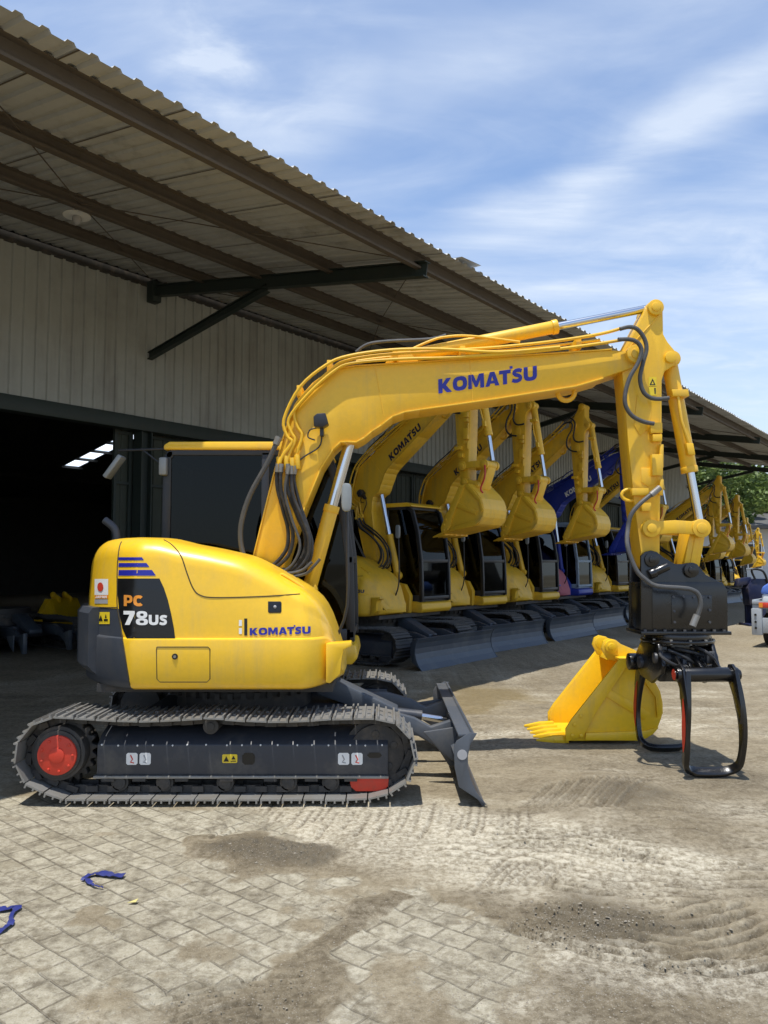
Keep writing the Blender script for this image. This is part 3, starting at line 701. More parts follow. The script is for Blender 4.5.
    # hoses from the boom foot to the body: bend with the boom
    hoses = [([(279,437),(268,462),(250,495),(241,525),(242,550),(250,565),(265,572),(285,570)], -.20, .022, 'hosegrey'),
             ([(278,464),(277,485),(283,510),(288,530),(286,550),(272,566),(258,570)], -.17, .016, 'rubber'),
             ([(281,464),(281,490),(288,515),(293,535),(288,556),(270,572)], -.22, .016, 'rubber'),
             ([(288,464),(288,490),(297,515),(305,535),(303,555),(288,572),(262,574)], -.19, .016, 'rubber'),
             ([(291,466),(293,495),(303,520),(309,540),(306,560),(290,575)], -.24, .016, 'rubber'),
             ([(296,466),(294,480),(300,505),(308,528),(312,545),(309,562),(298,575),(280,577)], -.16, .015, 'rubber'),
             ([(289,466),(285,492),(292,520),(300,545),(292,565),(276,575)], -.26, .012, 'hosegrey'),
             ([(262,572),(285,577),(305,574),(314,566),(320,559)], -.33, .012, 'hosegrey'),
             ([(258,566),(280,573),(300,571),(312,562)], -.36, .012, 'hosegrey')]
    for pl, dy, r, mt in hoses:
        dy = min(dy-.02, -.20); P = catmull([L3(a,b,CY+dy) for a,b in pl], 5); m_ = len(P); Q = []
        for i, p in enumerate(P):
            w = max(0.0, min(1.0, (p.z - FOOT[1]-.15)/.75)); q = rot2((p.x,p.z), FOOT, ba*w); Q.append(Vector((q[0], p.y, q[1])))
        MB().tube(Q, r, 8).build('hydraulic_hose', M[mt], bo)
        if hero: q0 = Q[0]; q1 = Q[3]; MB().cyl(q0, q0+(q1-q0).normalized()*.07, r*1.35, 10).build('hose_sleeve', M['steel'], bo)
    mb = MB(XB); mb.tube(catmull([L3(a,b,CY-.05) for a,b in [(356,352),(368,344),(390,341),(430,339),(446,335)]],4), .014, 8); mb.build('top_hose', M['hosegrey'], bo)
    # boom cylinders
    rp = B2(L(352,434,CY)); bp = L(309,590,CY); v = Vector((rp[0]-bp[0], rp[1]-bp[1])); ln = v.length; v /= ln; bl_ = .74
    for s in (0,):
        y = 0.0
        mb = MB(); a = Vector((bp[0],y,bp[1])); d = Vector((v.x,0,v.y))
        mb.cyl(a-d*.05, a+d*bl_, .062, 24); mb.cyl(a+d*(bl_-.05), a+d*(bl_+.012), .068, 24); mb.ycyl(bp[0],bp[1],y-.05,y+.05,.075)
        cy = mb.build('boom_cylinder', mat, root, .004)
        MB().cyl(a+d*bl_, a+d*(ln-.03), .048, 20).build('cylinder_rod', M['chrome'], cy)
        mb = MB(); mb.ycyl(rp[0],rp[1],y-.045,y+.045,.055); mb.build('rod_end', mat, cy, .005)
    # arm cylinder on top of the boom
    a2 = B2(L(400,358,CY)); e2 = S2(L(655,307,CY)); A = Vector((a2[0],0,a2[1])); E = Vector((e2[0],0,e2[1])); d = (E-A).normalized()
    bl2 = (Vector(L(556.7,329,CY)) - Vector(L(400,358,CY))).length
    mb = MB(); mb.cyl(A, A+d*bl2, .057, 24); mb.cyl(A+d*(bl2-.04), A+d*(bl2+.01), .064, 24); mb.ycyl(A.x,A.z,-.06,.06,.07); cy = mb.build('arm_cylinder', mat, bo, .004)
    MB().cyl(A+d*bl2, E-d*.04, .034, 20).build('cylinder_rod', M['chrome'], cy) if False else MB().cyl(A+d*bl2, E-d*.04, .034, 20).build('arm_cylinder_rod', M['chrome'], bo)
    mb = MB(XB); mb.prism(LL([(385,366),(396,352),(406,352),(418,364)],CY), -.10,-.07); mb.prism(LL([(385,366),(396,352),(406,352),(418,364)],CY), .07,.10); mb.build('cylinder_mount', mat, bo, .004)
    # stick
    YS = CY-.13
    sp = [(646.5,308.7),(648.5,303),(652.5,300),(657,300),(661,303),(663,309),(663.5,334),(668,342),(674.6,350),(677,357),(676,363),(671.5,367),(665,371),(662,380),(662,430),(660,524),(660,564),(656,569),(649,569),(644,565),(641,552),(634,500),(628,440),(624,390),(622,370),(624.6,351),(639,323)]
    mb = MB(XS); mb.prism(LL(sp, YS), -.128, .128); st = mb.build('stick', mat, root, .008)
    mb = MB(XS); p = L(655,308,CY-.13); mb.ycyl(p[0],p[1],-.16,.16,.068); mb.ycyl(p[0],p[1],-.17,.17,.04)
    p = L(670.4,357.5,CY-.13); mb.ycyl(p[0],p[1],-.15,.15,.05); p = L(650.8,528.4,CY-.17); mb.ycyl(p[0],p[1],-.194,.194,.075); mb.ycyl(p[0],p[1],-.208,.208,.04)
    p = L(651.4,561,CY-.13); mb.ycyl(p[0],p[1],-.155,.155,.07)
    mb.build('pin_boss', mat, st, .005)
    mb = MB(XS)
    for q_ in ([(637,395),(646,399),(651,412),(650,428),(640,436),(634,425)], [(641,468),(655,468),(656,474),(655,484),(648,487),(641,482)]): mb.prism(LL(q_,YS), -.136, -.12)
    for (a,b,w,h) in ((656,428,.05,.045),(657,438,.04,.03),(657,465,.045,.09),(640,492,.07,.03),(646,507,.04,.035)):
        c = L(a,b,YS-.04); mb.box(c[0]-w,c[0]+w,-.185,-.125,c[1]-h,c[1]+h)
    c = L(660,445,YS); c2 = L(660,468,YS); mb.tube([(c[0],-.16,c[1]),(c2[0],-.16,c2[1])], .02, 8); c = L(659,478,YS); mb.tube([(c2[0],-.16,c2[1]-.1),(c[0],-.16,c[1]-.15)], .02, 8)
    mb.tube([Vector((L(a,b,YS)[0],-.13,L(a,b,YS)[1])) for a,b in ((662,312),(627,350))], .006, 6)
    mb.build('valve_block', mat, st, .004)
    if hero:
        c = L(627,496,CY); mb = MB(XS); mb.tube([Vector((c[0]-.005+.055*math.cos(R(a))*1.3, -.10, c[1]+.05*math.sin(R(a)))) for a in range(0,361,24)], .015, 8, False); mb.build('lifting_eye', mat, st)
    vs = LL([(648.5,377),(656.5,377),(656.5,386),(648.5,386)], YS)
    if hero:
        mb = MB(XS); mb.add([(x,-.1312,z) for x,z in vs], [(0,1,2,3)]); w1 = mb.build('warning_sticker', M['stickyellow'], st)
        vs = LL([(649.5,385),(655.5,385),(652.5,378.5)], YS); vi = LL([(651,384.2),(654,384.2),(652.5,380.8)], YS); mb = MB(XS); mb.add([(x,-.1325,z) for x,z in vs]+[(x,-.1325,z) for x,z in vi], [(0,1,4,3),(1,2,5,4),(2,0,3,5)]); mb.build('sticker_mark', M['decalblack'], w1)
        vs = LL([(648.5,387),(656.5,387),(656.5,395.5),(648.5,395.5)], YS); mb = MB(XS); mb.add([(x,-.1312,z) for x,z in vs], [(0,1,2,3)]); w1 = mb.build('warning_sticker', M['stickyellow'], st)
        vs = LL([(654,388),(655.7,388),(655.7,394),(654.5,394)], YS); mb = MB(XS); mb.add([(x,-.1325,z) for x,z in vs], [(0,1,2,3)]); mb.build('sticker_mark', M['decalblack'], w1)
    # hoses at the boom nose
    def XH(p):      # between boom and stick
        q = B2((p[0],p[2])); s_ = S2((p[0],p[2])); w = max(0, min(1, (TIP[1]+.25-p[2])/.5)); return Vector((q[0]*(1-w)+s_[0]*w, p[1], q[1]*(1-w)+s_[1]*w))
    for pl, dy in (([(620,329),(629,327),(637,329),(644,338),(646.5,349),(643,363),(640,378),(643,391),(650,397.5),(659,399),(669,398)], -.22), ([(618,339.5),(630,339.5),(638,343),(641.5,351),(638,363),(630,377),(625.5,392),(625.5,405),(632,415.5),(643,421.5),(654,423.7)], -.26)):
        mb = MB(XH); mb.tube(catmull([L3(a,b,CY+dy) for a,b in pl], 5), .018, 10); mb.build('nose_hose', M['hosegrey' if hero else 'rubber'], st)
    # bucket cylinder and link
    up = L(669,361,CY); lw = L(699.5,525,CY); be = (Vector(L(684.5,472,CY))-Vector(up)).length; A = Vector((up[0],0,up[1])); E = Vector((lw[0],0,lw[1])); d = (E-A).normalized()
    mb = MB(XS); mb.cyl(A, A+d*be, .066, 24); mb.cyl(A+d*(be-.04), A+d*(be+.012), .072, 24); mb.ycyl(A.x,A.z,-.09,.09,.07)
    mb.tube([A+d*.3+Vector((-.02,-.10,0)), A+d*.55+Vector((-.03,-.10,0)), A+d*.80+Vector((.0,-.10,0))], .014, 8); mb.obox(A+d*.31+Vector((0,-.06,0)), d*.03, Vector((0,.06,0)), Vector((.07,0,0))); mb.obox(A+d*.80+Vector((0,-.07,0)), d*.05, Vector((0,.045,0)), Vector((.03,0,0)))
    bc = mb.build('bucket_cylinder', mat, st, .004)
    mb = MB(XS); mb.cyl(A+d*be, E-d*.03, .038, 20); mb.build('bucket_cylinder_rod', M['chrome'], st)
    k1 = L(650.8,528.4,CY-.17); k2 = L(700.8,528.4,CY-.17); p2 = L(690.8,570,CY-.12) if hero else L(684,570,CY-.12)
    for s in (-1, 1):
        y0, y1 = s*.145, s*.185; mb = MB(XS)
        ka, kb = Vector(k1), Vector(k2); w = .055
        mb.prism([(ka.x,ka.y-w),(ka.x+.2,ka.y-w*.75),(kb.x,kb.y-w),(kb.x,kb.y+w),(ka.x+.2,ka.y+w*1.25),(ka.x,ka.y+w)], min(y0,y1), max(y0,y1))
        mb.ycyl(k2[0],k2[1],min(y0,s*.195),max(y0,s*.195),.078); mb.ycyl(k2[0],k2[1],min(y0,s*.205),max(y0,s*.205),.045)
        mb.build('link_plate', mat, st, .005)
    mb = MB(XS); a = Vector((k2[0],0,k2[1])); b = Vector((p2[0],0,p2[1])); dd = (b-a).normalized(); sd = Vector((dd.z,0,-dd.x))
    mb.obox((a+b)/2, (b-a)/2, Vector((0,.125,0)), sd*.065); mb.obox((a+b)/2, (b-a)/2*1.1, Vector((0,.135,0)), sd*.02); mb.ycyl(a.x,a.z,-.13,.13,.07); mb.ycyl(b.x,b.z,-.13,.13,.065)
    mb.build('link_rod', mat, st, .006)
    return XS, st, B2, S2

def build_row_machine(body_mat, arm_mat, logo_mat, cab_mat, ba, sa, cover=None):
    root = empty('excavator')
    build_undercarriage(root, False)
    build_upper(root, False, body_mat, logo_mat, cab_mat, cover)
    XS, st, B2, S2 = build_arm(root, ba, sa, arm_mat, logo_mat, False, True)
    bk = empty('bucket'); bk.parent = root
    rb = R(10)
    def XK(p):
        q = rot2((p[0]*.92, p[2]*.92), (0,0), rb); return XS(Vector((q[0]+P1[0], p[1], q[1]+P1[1])))
    build_bucket(bk, XK, arm_mat)
    mb = MB(XS); a = P1; mb.tube(catmull([Vector((a[0]+.40,-.20,a[1]+.25)), Vector((a[0]+.42,-.24,a[1]+.05)), Vector((a[0]+.33,-.22,a[1]-.12)), Vector((a[0]+.36,-.2,a[1]-.2))],4), .014, 6); mb.build('red_hose', M['redhose'], bk)
    return root
# ================================================================== front machine
hero = empty('excavator', (CX, CY, 0), 0)
tag(hero, 'large yellow crawler excavator at the front with a black grapple on its arm', 'excavator')
build_undercarriage(hero, True)
BV = build_upper(hero, True, M['yellow'], M['logoblue'], M['cabblack'])
XS, st, _, _ = build_arm(hero, 0.0, 0.0, M['yellow_plate'], M['logoblue'], True)
# grapple
gr = empty('grapple'); gr.parent = hero
ad = [(641,556),(645,552),(651,550.5),(657,552),(663,557),(675,564),(683,564),(690,562.5),(697,564),(702,570),(706,575),(716,580),(723,585),(726,592),(728,631),(641,631)]
AH = .165
AD = LL(ad, CY-AH)
for s in (-1, 1):
    y0, y1 = s*AH, s*(AH-.028); mb = MB(); mb.prism(AD, min(y0,y1), max(y0,y1))
    for (a,b) in ((651.4,559.5),(690.8,570)):
        c = L(a,b,CY-AH); mb.ycyl(c[0],c[1],min(y0,s*(AH+.025)),max(y0,s*(AH+.025)),.062); mb.ycyl(c[0],c[1],min(y0,s*(AH+.04)),max(y0,s*(AH+.04)),.03)
    q = LL([(652,585),(658,582),(722,582),(727,590),(727.5,629),(652,629)], CY-AH); yy0, yy1 = s*AH, s*(AH+.006); mb.prism(q, min(yy0,yy1), max(yy0,yy1))
    q = LL([(671,595),(711.5,595),(711.5,624),(671,624)], CY-AH); yy0, yy1 = s*(AH+.004), s*(AH+.012); mb.prism(q, min(yy0,yy1), max(yy0,yy1))
    sp_ = mb.build('side_plate', M['black'], gr, .004)
    mb = MB()
    for a, b in ((673,597),(683,596.5),(693,597),(709,597),(673.5,611),(674,622),(690,622),(709,610),(709,622),(702,597)):
        c = L(a,b,CY-AH); yy0, yy1 = s*(AH+.01), s*(AH+.022); mb.ycyl(c[0],c[1],min(yy0,yy1),max(yy0,yy1),.011,8)
    mb.build('plate_bolt', M['frame'], sp_)
    if s < 0:
        mb = MB(); c1 = L3(651,574,CY-AH-.03); c2 = L3(668,566,CY-AH-.03); mb.cyl(c1,c2,.035,14); mb.cyl(c1-(c2-c1)*.1,c1+(c2-c1)*.25,.042,14); mb.build('hose_coupling', M['black'], sp_, .003)
x0, z0 = AD[-1]; x1 = AD[-2][0]
mb = MB(); mb.box(x0+.01, x1-.03, -AH+.03, AH-.03, z0+.01, L(0,582,CY)[1]); mb.build('adapter_box', M['black'], gr, .01)
mb = MB(); mb.box(x0-.01, x1+.015, -AH-.035, AH+.035, z0-.03, z0-.002); fl = mb.build('adapter_flange', M['black'], gr, .003)
mb = MB()
for k in range(9): mb.cyl((x0+.03+k*.082,-AH-.015,z0-.01),(x0+.03+k*.082,-AH-.015,z0+.012),.014,8)
mb.build('flange_bolt', M['frame'], fl)
gx = (x0+x1)/2
mb = MB(); mb.cyl((gx,0,z0-.03),(gx,0,z0-.075),.27,36); mb.cyl((gx,0,z0-.075),(gx,0,z0-.10),.30,36); mb.cyl((gx,0,z0-.10),(gx,0,z0-.17),.20,30); mb.build('rotator', M['black'], gr, .006)
# grapple body: cheeks, centre block, hinge lugs
HX0, HX1 = 3.545, 3.955; HZ = .805
hb = MB(); gz = z0-.10
for x in (gx-.24, gx+.20):
    hb.prism_x([(-.20,gz),(.20,gz),(.36,HZ+.09),(.38,HZ-.02),(.26,HZ-.10),(-.02,HZ-.13),(-.26,HZ-.02),(-.30,HZ+.05)], x, x+.035)
hb.box(gx-.24,gx+.235,-.17,.17,gz-.03,gz)
hb.box(gx-.205,gx-.02,-.14,.16,gz-.18,gz-.02)
hb.prism_x([(-.12,HZ+.12),(.12,HZ+.12),(.16,HZ-.10),(-.14,HZ-.10)], gx-.21, gx-.06)
hb.build('grapple_frame', M['black'], gr, .01)
mb = MB()
for x in (gx-.02, gx+.10):
    mb.cyl((x,.10,gz-.07),(x,-.18,HZ+.10),.038,16)
mb.build('grapple_cylinder', M['black'], gr, .003)
mb = MB()
for x in (gx-.02, gx+.10): mb.cyl((x,-.18,HZ+.10),(x,-.36,HZ+.03),.022,14)
mb.build('cylinder_rod', M['chrome'], gr)
mb = MB(); mb.box(gx+.02,gx+.07,-.14,.02,gz-.10,gz-.04); mb.box(gx+.09,gx+.14,-.12,.02,gz-.10,gz-.05); mb.build('yellow_fitting', M['yellow_plate'], gr, .01)
# linkage between the hinge tubes and the rotor block
for x in (gx-.13, gx+.03, gx+.17):
    mb = MB(); mb.prism_x([(-.44,HZ+.045),(-.40,HZ+.065),(-.16,HZ+.19),(-.10,HZ+.17),(-.10,HZ+.10),(-.38,HZ-.04)], x, x+.022); mb.build('link_arm', M['black'], gr, .004)
for (x, y, z, r_, l_) in ((gx-.26,-.16,HZ+.10,.045,.52),(gx-.27,.20,HZ+.02,.05,.56),(gx-.22,-.05,HZ+.15,.03,.44)):
    mb = MB(); mb.cyl((x,y,z),(x+l_,y,z),r_,16); mb.build('grapple_pin', M['frame'], gr, .004)
mb = MB(); mb.box(gx-.06,gx+.02,-.27,-.17,gz-.20,gz-.12); mb.box(gx+.15,gx+.22,-.24,-.16,gz-.16,gz-.06); mb.build('manifold_block', M['frame'], gr, .006)
for k in range(12):
    a = R(k*30); MB().cyl((gx+.285*math.cos(a),.285*math.sin(a),gz-.005),(gx+.285*math.cos(a),.285*math.sin(a),gz+.035),.013,8).build('rotator_bolt', M['steel'], gr)
for pl in ([(-.2,-.18,gz-.02),(-.25,-.3,gz-.09),(-.12,-.33,gz-.17),(0,-.26,gz-.17)],[(.05,-.2,gz-.02),(.12,-.31,gz-.06),(.20,-.3,gz-.15),(.1,-.24,gz-.19)],[(-.16,-.22,gz-.05),(-.05,-.28,gz-.10),(.06,-.25,gz-.16),(.16,-.20,gz-.15)], [(-.10,-.2,gz-.04),(.0,-.26,gz-.06),(.12,-.2,gz-.1),(.22,-.16,gz-.2)]):
    MB().tube(catmull([(gx+a,b,c) for a,b,c in pl],5), .014, 8).build('grapple_hose', M['rubber'], gr)
for s in (-1, 1):
    tn = empty('grapple_tine'); tn.parent = gr
    y0 = s*.42 if s < 0 else s*.36
    dx = 0 if s < 0 else -.06
    mb = MB(); mb.tube([(HX0-.04+dx,y0,HZ),(HX1+.04+dx,y0,HZ)], .058, 20); mb.tube([(HX0-.055+dx,y0,HZ),(HX0-.04+dx,y0,HZ)], .035, 14); mb.tube([(HX1+.04+dx,y0,HZ),(HX1+.06+dx,y0,HZ)], .042, 14)
    mb.tube([(gx-.24+dx,y0+.03*s,HZ),(gx-.16+dx,y0+.03*s,HZ)], .075, 18) if s > 0 else None
    mb.build('tine_tube', M['black'], tn, .004)
    prof = [(0,0),(.05,-.12),(.09,-.27),(.105,-.42),(.095,-.56),(.06,-.68),(.01,-.745)]
    P = catmull([Vector((0, y0+s*a, HZ+b)) for a, b in prof], 5); m_ = len(P)
    pth = []; nor = []; ws = []; ts = []
    def nrm(i):
        t = (P[min(i+1,m_-1)]-P[max(i-1,0)]).normalized(); return Vector((0, -t.z, t.y))*(1 if s > 0 else -1)
    XL, XR = HX0+dx, HX1+dx
    for i in range(m_): 
        u = i/(m_-1); ins = .05*max(0,(u-.8)/.2)**2 ; bow = .02*math.sin(math.pi*u)
        pth.append(Vector((XL+ins-bow+.03*(1-u), P[i].y, P[i].z))); nor.append(nrm(i)); ws.append(.042); ts.append(max(.06,.19-.24*u))
    nb = 8
    for k in range(1, nb):
        pth.append(Vector((XL+.05+(XR-XL-.10)*k/nb, P[-1].y-s*.004, P[-1].z-.018*math.sin(math.pi*k/nb)**.4))); nor.append(nrm(m_-1)); ws.append(.04); ts.append(.075)
    for i in range(m_-1, -1, -1):
        u = i/(m_-1); ins = .05*max(0,(u-.8)/.2)**2; bow = .025*math.sin(math.pi*u)
        pth.append(Vector((XR-ins+bow, P[i].y, P[i].z))); nor.append(nrm(i)); ws.append(.034); ts.append(max(.07,.16-.13*u))
    mb = MB(); mb.sweep_rect(pth, nor, ws, ts); bw = mb.build('tine_loop', M['black'], tn, .006, 50)
    ch_ = [(y0+s*a, HZ+b) for a, b in ((-.075,.02),(-.05,.075),(.01,.085),(.07,.05),(.10,-.03),(.16,-.22),(.155,-.36),(.12,-.36),(.06,-.26),(.0,-.12),(-.06,-.06))]
    for xx in (HX0+dx-.012, HX1+dx-.012): mb = MB(); mb.prism_x(ch_, xx, xx+.024); mb.build('tine_cheek', M['black'], tn, .004)
    # red flash on the outer cheek
    mb = MB(); vs = []; rng = list(range(7, 22))
    for i in rng:
        p = pth[i]; n_ = Vector(nor[i]).normalized(); hw = .040*math.sin(math.pi*(i-6)/16); vs += [p+Vector((-.024,0,0))+n_*hw, p+Vector((-.024,0,0))-n_*hw]
    mb.add(vs, [(2*k,2*k+1,2*k+3,2*k+2) for k in range(len(rng)-1)]); mb.build('red_flash', M['red'], bw)
    mb = MB(); c = Vector((HX0-.057+dx, y0, HZ)); mb.add([c+Vector((0,.045*math.cos(R(a)),.045*math.sin(R(a)))) for a in range(0,360,30)], [tuple(range(12))]); mb.build('round_sticker', M['red'], bw)
# big hose to the grapple
hp = [(657,490),(648,497),(638.7,505),(631,515),(628,528),(627.5,546),(635.7,569),(646,580),(657,586),(681,588),(691,589.5),(698,594),(700.5,604),(698,614),(694,622)]
Yh = [6.42]*5+[6.34,6.30,6.28]+[6.27]*7
MB().tube(catmull([L3(a,b,y) for (a,b),y in zip(hp,Yh)],5), .019, 10).build('grapple_hose', M['hosegrey'], hero)
mb = MB(); a, b = L3(697,615,6.27), L3(692.5,626,6.27); mb.cyl(a,b,.027,12); a, b = L3(660,487.5,6.42), L3(651,495,6.42); mb.cyl(a,b,.026,12); mb.build('hose_fitting', M['steel'], hero)

# ================================================================== loose bucket on the ground
bk = empty('excavator_bucket', (at(617,651,7.36).x, 7.36+.38, .885), R(0))
tag(bk, 'bright yellow spare digging bucket standing on the mud behind the black grapple', 'bucket')
build_bucket(bk, None, M['yellow_new'], .76)

# ================================================================== the row under the roof
AN = R(38.3); DV = Vector((math.sin(AN), math.cos(AN), 0)); NV = Vector((math.cos(AN), -math.sin(AN), 0))
def W(s, t, z=0.0): return NV*(-s) + DV*t + Vector((0,0,z))
RZ = math.atan2(NV.y, NV.x)
proto = build_row_machine(M['yellow_row'], M['yellow_row'], M['logonavy'], M['cabblack'], R(29.5), R(0))
G = 'yellow excavators parked in a row under the shed roof'
spots = [(8.90,10.98,0,1,'yellow excavator parked under the roof, nearest of the row, its bucket lifted'),
         (9.27,13.70,-2.5,1,'yellow excavator under the roof, second in the row from the front machine'),
         (9.28,16.35,.5,1,'yellow excavator under the roof, third in the row, parked before the blue excavator'),
         (9.9,22.6,-3,1,'yellow excavator under the roof just beyond the blue excavator'),
         (9.7,29.4,2,.92,'yellow excavator far down the row, first with raised arm right of the front arm'),
         (10.2,34.6,-3,.86,'yellow excavator far down the row, second with raised arm against the trees'),
         (10.4,32.0,1,.80,'yellow excavator partly hidden between the first and second far raised arms'),
         (11.0,43.5,-1,.66,'smallest yellow excavator at the very end of the row, beyond the shed corner'),
         (10.6,39.0,-3,.72,'small yellow excavator farthest down the row, third raised arm against the trees')]
for i, (s_, t_, dr, sca, lab) in enumerate(spots):
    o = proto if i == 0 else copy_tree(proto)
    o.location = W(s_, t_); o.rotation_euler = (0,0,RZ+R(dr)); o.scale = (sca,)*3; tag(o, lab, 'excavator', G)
ins = empty('undercarriage', W(15.05, 7.2), RZ); tag(ins, 'dark crawler track assembly parked just inside the shed opening', 'tracks')
for ch in list(proto.children):
    if ch.name.split('.')[0] in ('track', 'track_frame', 'carbody', 'slew_ring', 'cylinder_guard', 'blade_arm'): copy_tree(ch, ins)
g = gnd(58, 630); ib = copy_tree(bk); ib.location = (g.x, g.y, .885); ib.rotation_euler = (0,0,R(-30)); tag(ib, 'yellow bucket standing in the dark behind the track assembly inside the shed', 'bucket')
blue = build_row_machine(M['blue'], M['blue'], M['white'], M['blue_pale'], R(22), R(-3), M['pink'])
blue.location = W(9.7, 19.3); blue.rotation_euler = (0,0,RZ); tag(blue, 'blue excavator with pale blue cab and pinkish hood, parked between yellow ones', 'excavator')

# ================================================================== shed
def metal_sheet(name, c, dirt, rough=.55, amt=.6):
    m = paint(name, c, rough, dirt, amt, metal=.0, scale=.8, bmp=.02, streak=.85, sscale=3.0); return m
m_roof = metal_sheet('roof_sheet', (.50,.51,.50), (.25,.245,.225), .55, .55)
m_wall = metal_sheet('wall_sheet', (.40,.415,.39), (.24,.235,.215), .6, .5)
m_purlin = paint('purlin_steel', (.10,.083,.066), .7, (.05,.04,.03), .5)
m_green = paint('green_steel', (.022,.034,.030), .55, (.06,.055,.045), .35)
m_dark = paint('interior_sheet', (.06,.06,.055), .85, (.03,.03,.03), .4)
m_door = paint('door_leaf', (.045,.055,.042), .65, (.06,.06,.04), .5)
SW = 11.63; HJ = 6.70; SE = 5.36; HD = 4.05; SL = .18; T0, T1 = -14.0, 38.8
def zr(s): return HJ - SL*(SW - s)
shed = empty('shed', W(SW, 8, 0)); tag(shed, 'long open-fronted metal shed with a deep overhanging corrugated roof', 'shed')
inv = Vector(shed.location)
class SB(MB):
    def __init__(s): MB.__init__(s, lambda p: W(p.x, p.y, p.z) - inv)      # coordinates (s, t, z)
# corrugated roof over the yard: ribs run down the slope; sheets 1 m wide with slightly uneven ends
mb = SB(); t = T0; rnd = random.Random(4); k = 0; pitch = .20
prof = [(0,.0),(.105,.0),(.125,.030),(.18,.030),(.20,.0)]
while t < T1:
    if k % 5 == 0: es = SE + rnd.uniform(-.02,.02); dz = 0.0
    vs = []
    for (u, h) in prof:
        tt = t+u
        for s_ in (es, (es+SW)/2, SW+.05): vs.append((s_, tt, zr(s_)+h+dz+.06))
    mb.add(vs, [(j*3+q, j*3+q+1, j*3+q+4, j*3+q+3) for j in range(4) for q in (0,1)])
    t += pitch; k += 1
mb.build('roof_sheet', m_roof, shed, sharp=20)
mb = SB(); t = T0+.01
while t < T1: mb.add([(SE+.0,t,zr(SE)+.050),(SW,t,zr(SW)+.050),(SW,t+.016,zr(SW)+.050),(SE,t+.016,zr(SE)+.050)], [(0,1,2,3)]); t += 1.0
mb.build('lap_shadow', m_purlin, shed)  # dark strips drawn for the shadow gaps where roof sheets overlap
# lifted loose corner near the middle of the eave
mb = SB(); mb.add([(SE-.06,8.35,zr(SE)+.10),(SE-.02,8.9,zr(SE)+.16),(SE+.35,9.0,zr(SE)+.2),(SE+.3,8.35,zr(SE)+.14)], [(0,1,2,3)]); mb.build('loose_sheet', m_roof, shed)
# inner roof up to the ridge and down again, with the skylight strip
SR = 22.0; ZR = zr(SR); SK = (29.2, 34.2); TK = (19.05, 19.75); SBK = 40.0
def zf(s): return ZR - .2*(s-SR)
mb = SB()
def panel(s0,s1,t0,t1,f): mb.add([(s0,t0,f(s0)+.1),(s1,t0,f(s1)+.1),(s1,t1,f(s1)+.1),(s0,t1,f(s0)+.1)], [(0,1,2,3)])
panel(SW,SR,T0,T1,zr); panel(SR,SK[0],T0,T1,zf); panel(SK[1],SBK,T0,T1,zf); panel(SK[0],SK[1],T0,TK[0],zf); panel(SK[0],SK[1],TK[1],T1,zf)
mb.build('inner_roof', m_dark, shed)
m_sky, nt, b = newmat('translucent_skylight'); nt.nodes.remove(b); tr = N(nt,'ShaderNodeBsdfTranslucent'); tr.inputs[0].default_value = (.8,.85,.9,1); nt.links.new(tr.outputs[0], nt.nodes['Material Output'].inputs[0])
for q in range(4):
    a = SK[0]+q*1.25+.05; mb = SB(); mb.add([(a,TK[0],zf(a)+.11),(a+1.1,TK[0],zf(a+1.1)+.11),(a+1.1,TK[1],zf(a+1.1)+.11),(a,TK[1],zf(a)+.11)], [(0,1,2,3)]); mb.build('skylight', m_sky, shed)
    mb = SB(); mb.box(a+1.1,a+1.2,TK[0]-.2,TK[1]+.2,zf(a+1.15)-.02,zf(a+1.15)+.09); mb.build('skylight_rafter', m_dark, shed)
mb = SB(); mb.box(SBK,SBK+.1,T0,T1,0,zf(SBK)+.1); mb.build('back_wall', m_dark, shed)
mb = SB()
for te in (T0, T1-.08):
    n_ = 4; po = [(SW+.1,0),(SBK,0),(SBK,zf(SBK)+.08),(SR,ZR+.08),(SW+.1,zr(SW+.1)+.08)]
    mb.add([(p[0],te,p[1]) for p in po]+[(p[0],te+.08,p[1]) for p in po], [tuple(range(5)), tuple(range(9,4,-1))]+[(i,(i+1)%5,5+(i+1)%5,5+i) for i in range(5)])
mb.build('end_wall', m_wall, shed)
# front wall sheet above the doors: vertical ribs
mb = SB(); t = T0; wp = [(0,0),(.130,0),(.145,-.032),(.185,-.032),(.20,0)]; rnd = random.Random(9); k = 0
while t < T1:
    if k % 5 == 0: ds = rnd.uniform(0,.006); zt_ = rnd.uniform(-.01,.01)
    for (z0_, z1_, off) in ((HD+.16+zt_, HD+1.30, 0), (HD+1.28, HJ-.02, -.007)):
        vs = []
        for (u, h) in wp: vs += [(SW+h+ds+off, t+u, z0_), (SW+h+ds+off, t+u, z1_)]
        mb.add(vs, [(j*2, j*2+1, j*2+3, j*2+2) for j in range(4)])
    t += .20; k += 1
mb.build('wall_sheet', m_wall, shed, sharp=20)
mb = SB(); mb.box(SW-.05,SW+.20,T0,T1,HD-.06,HD+.18); mb.build('door_header', m_green, shed, .01)
mb = SB(); mb.box(SW-.04,SW+.12,T0,T1,HJ-.13,HJ+.03); mb.build('wall_plate', M['steeldark'], shed, .01)
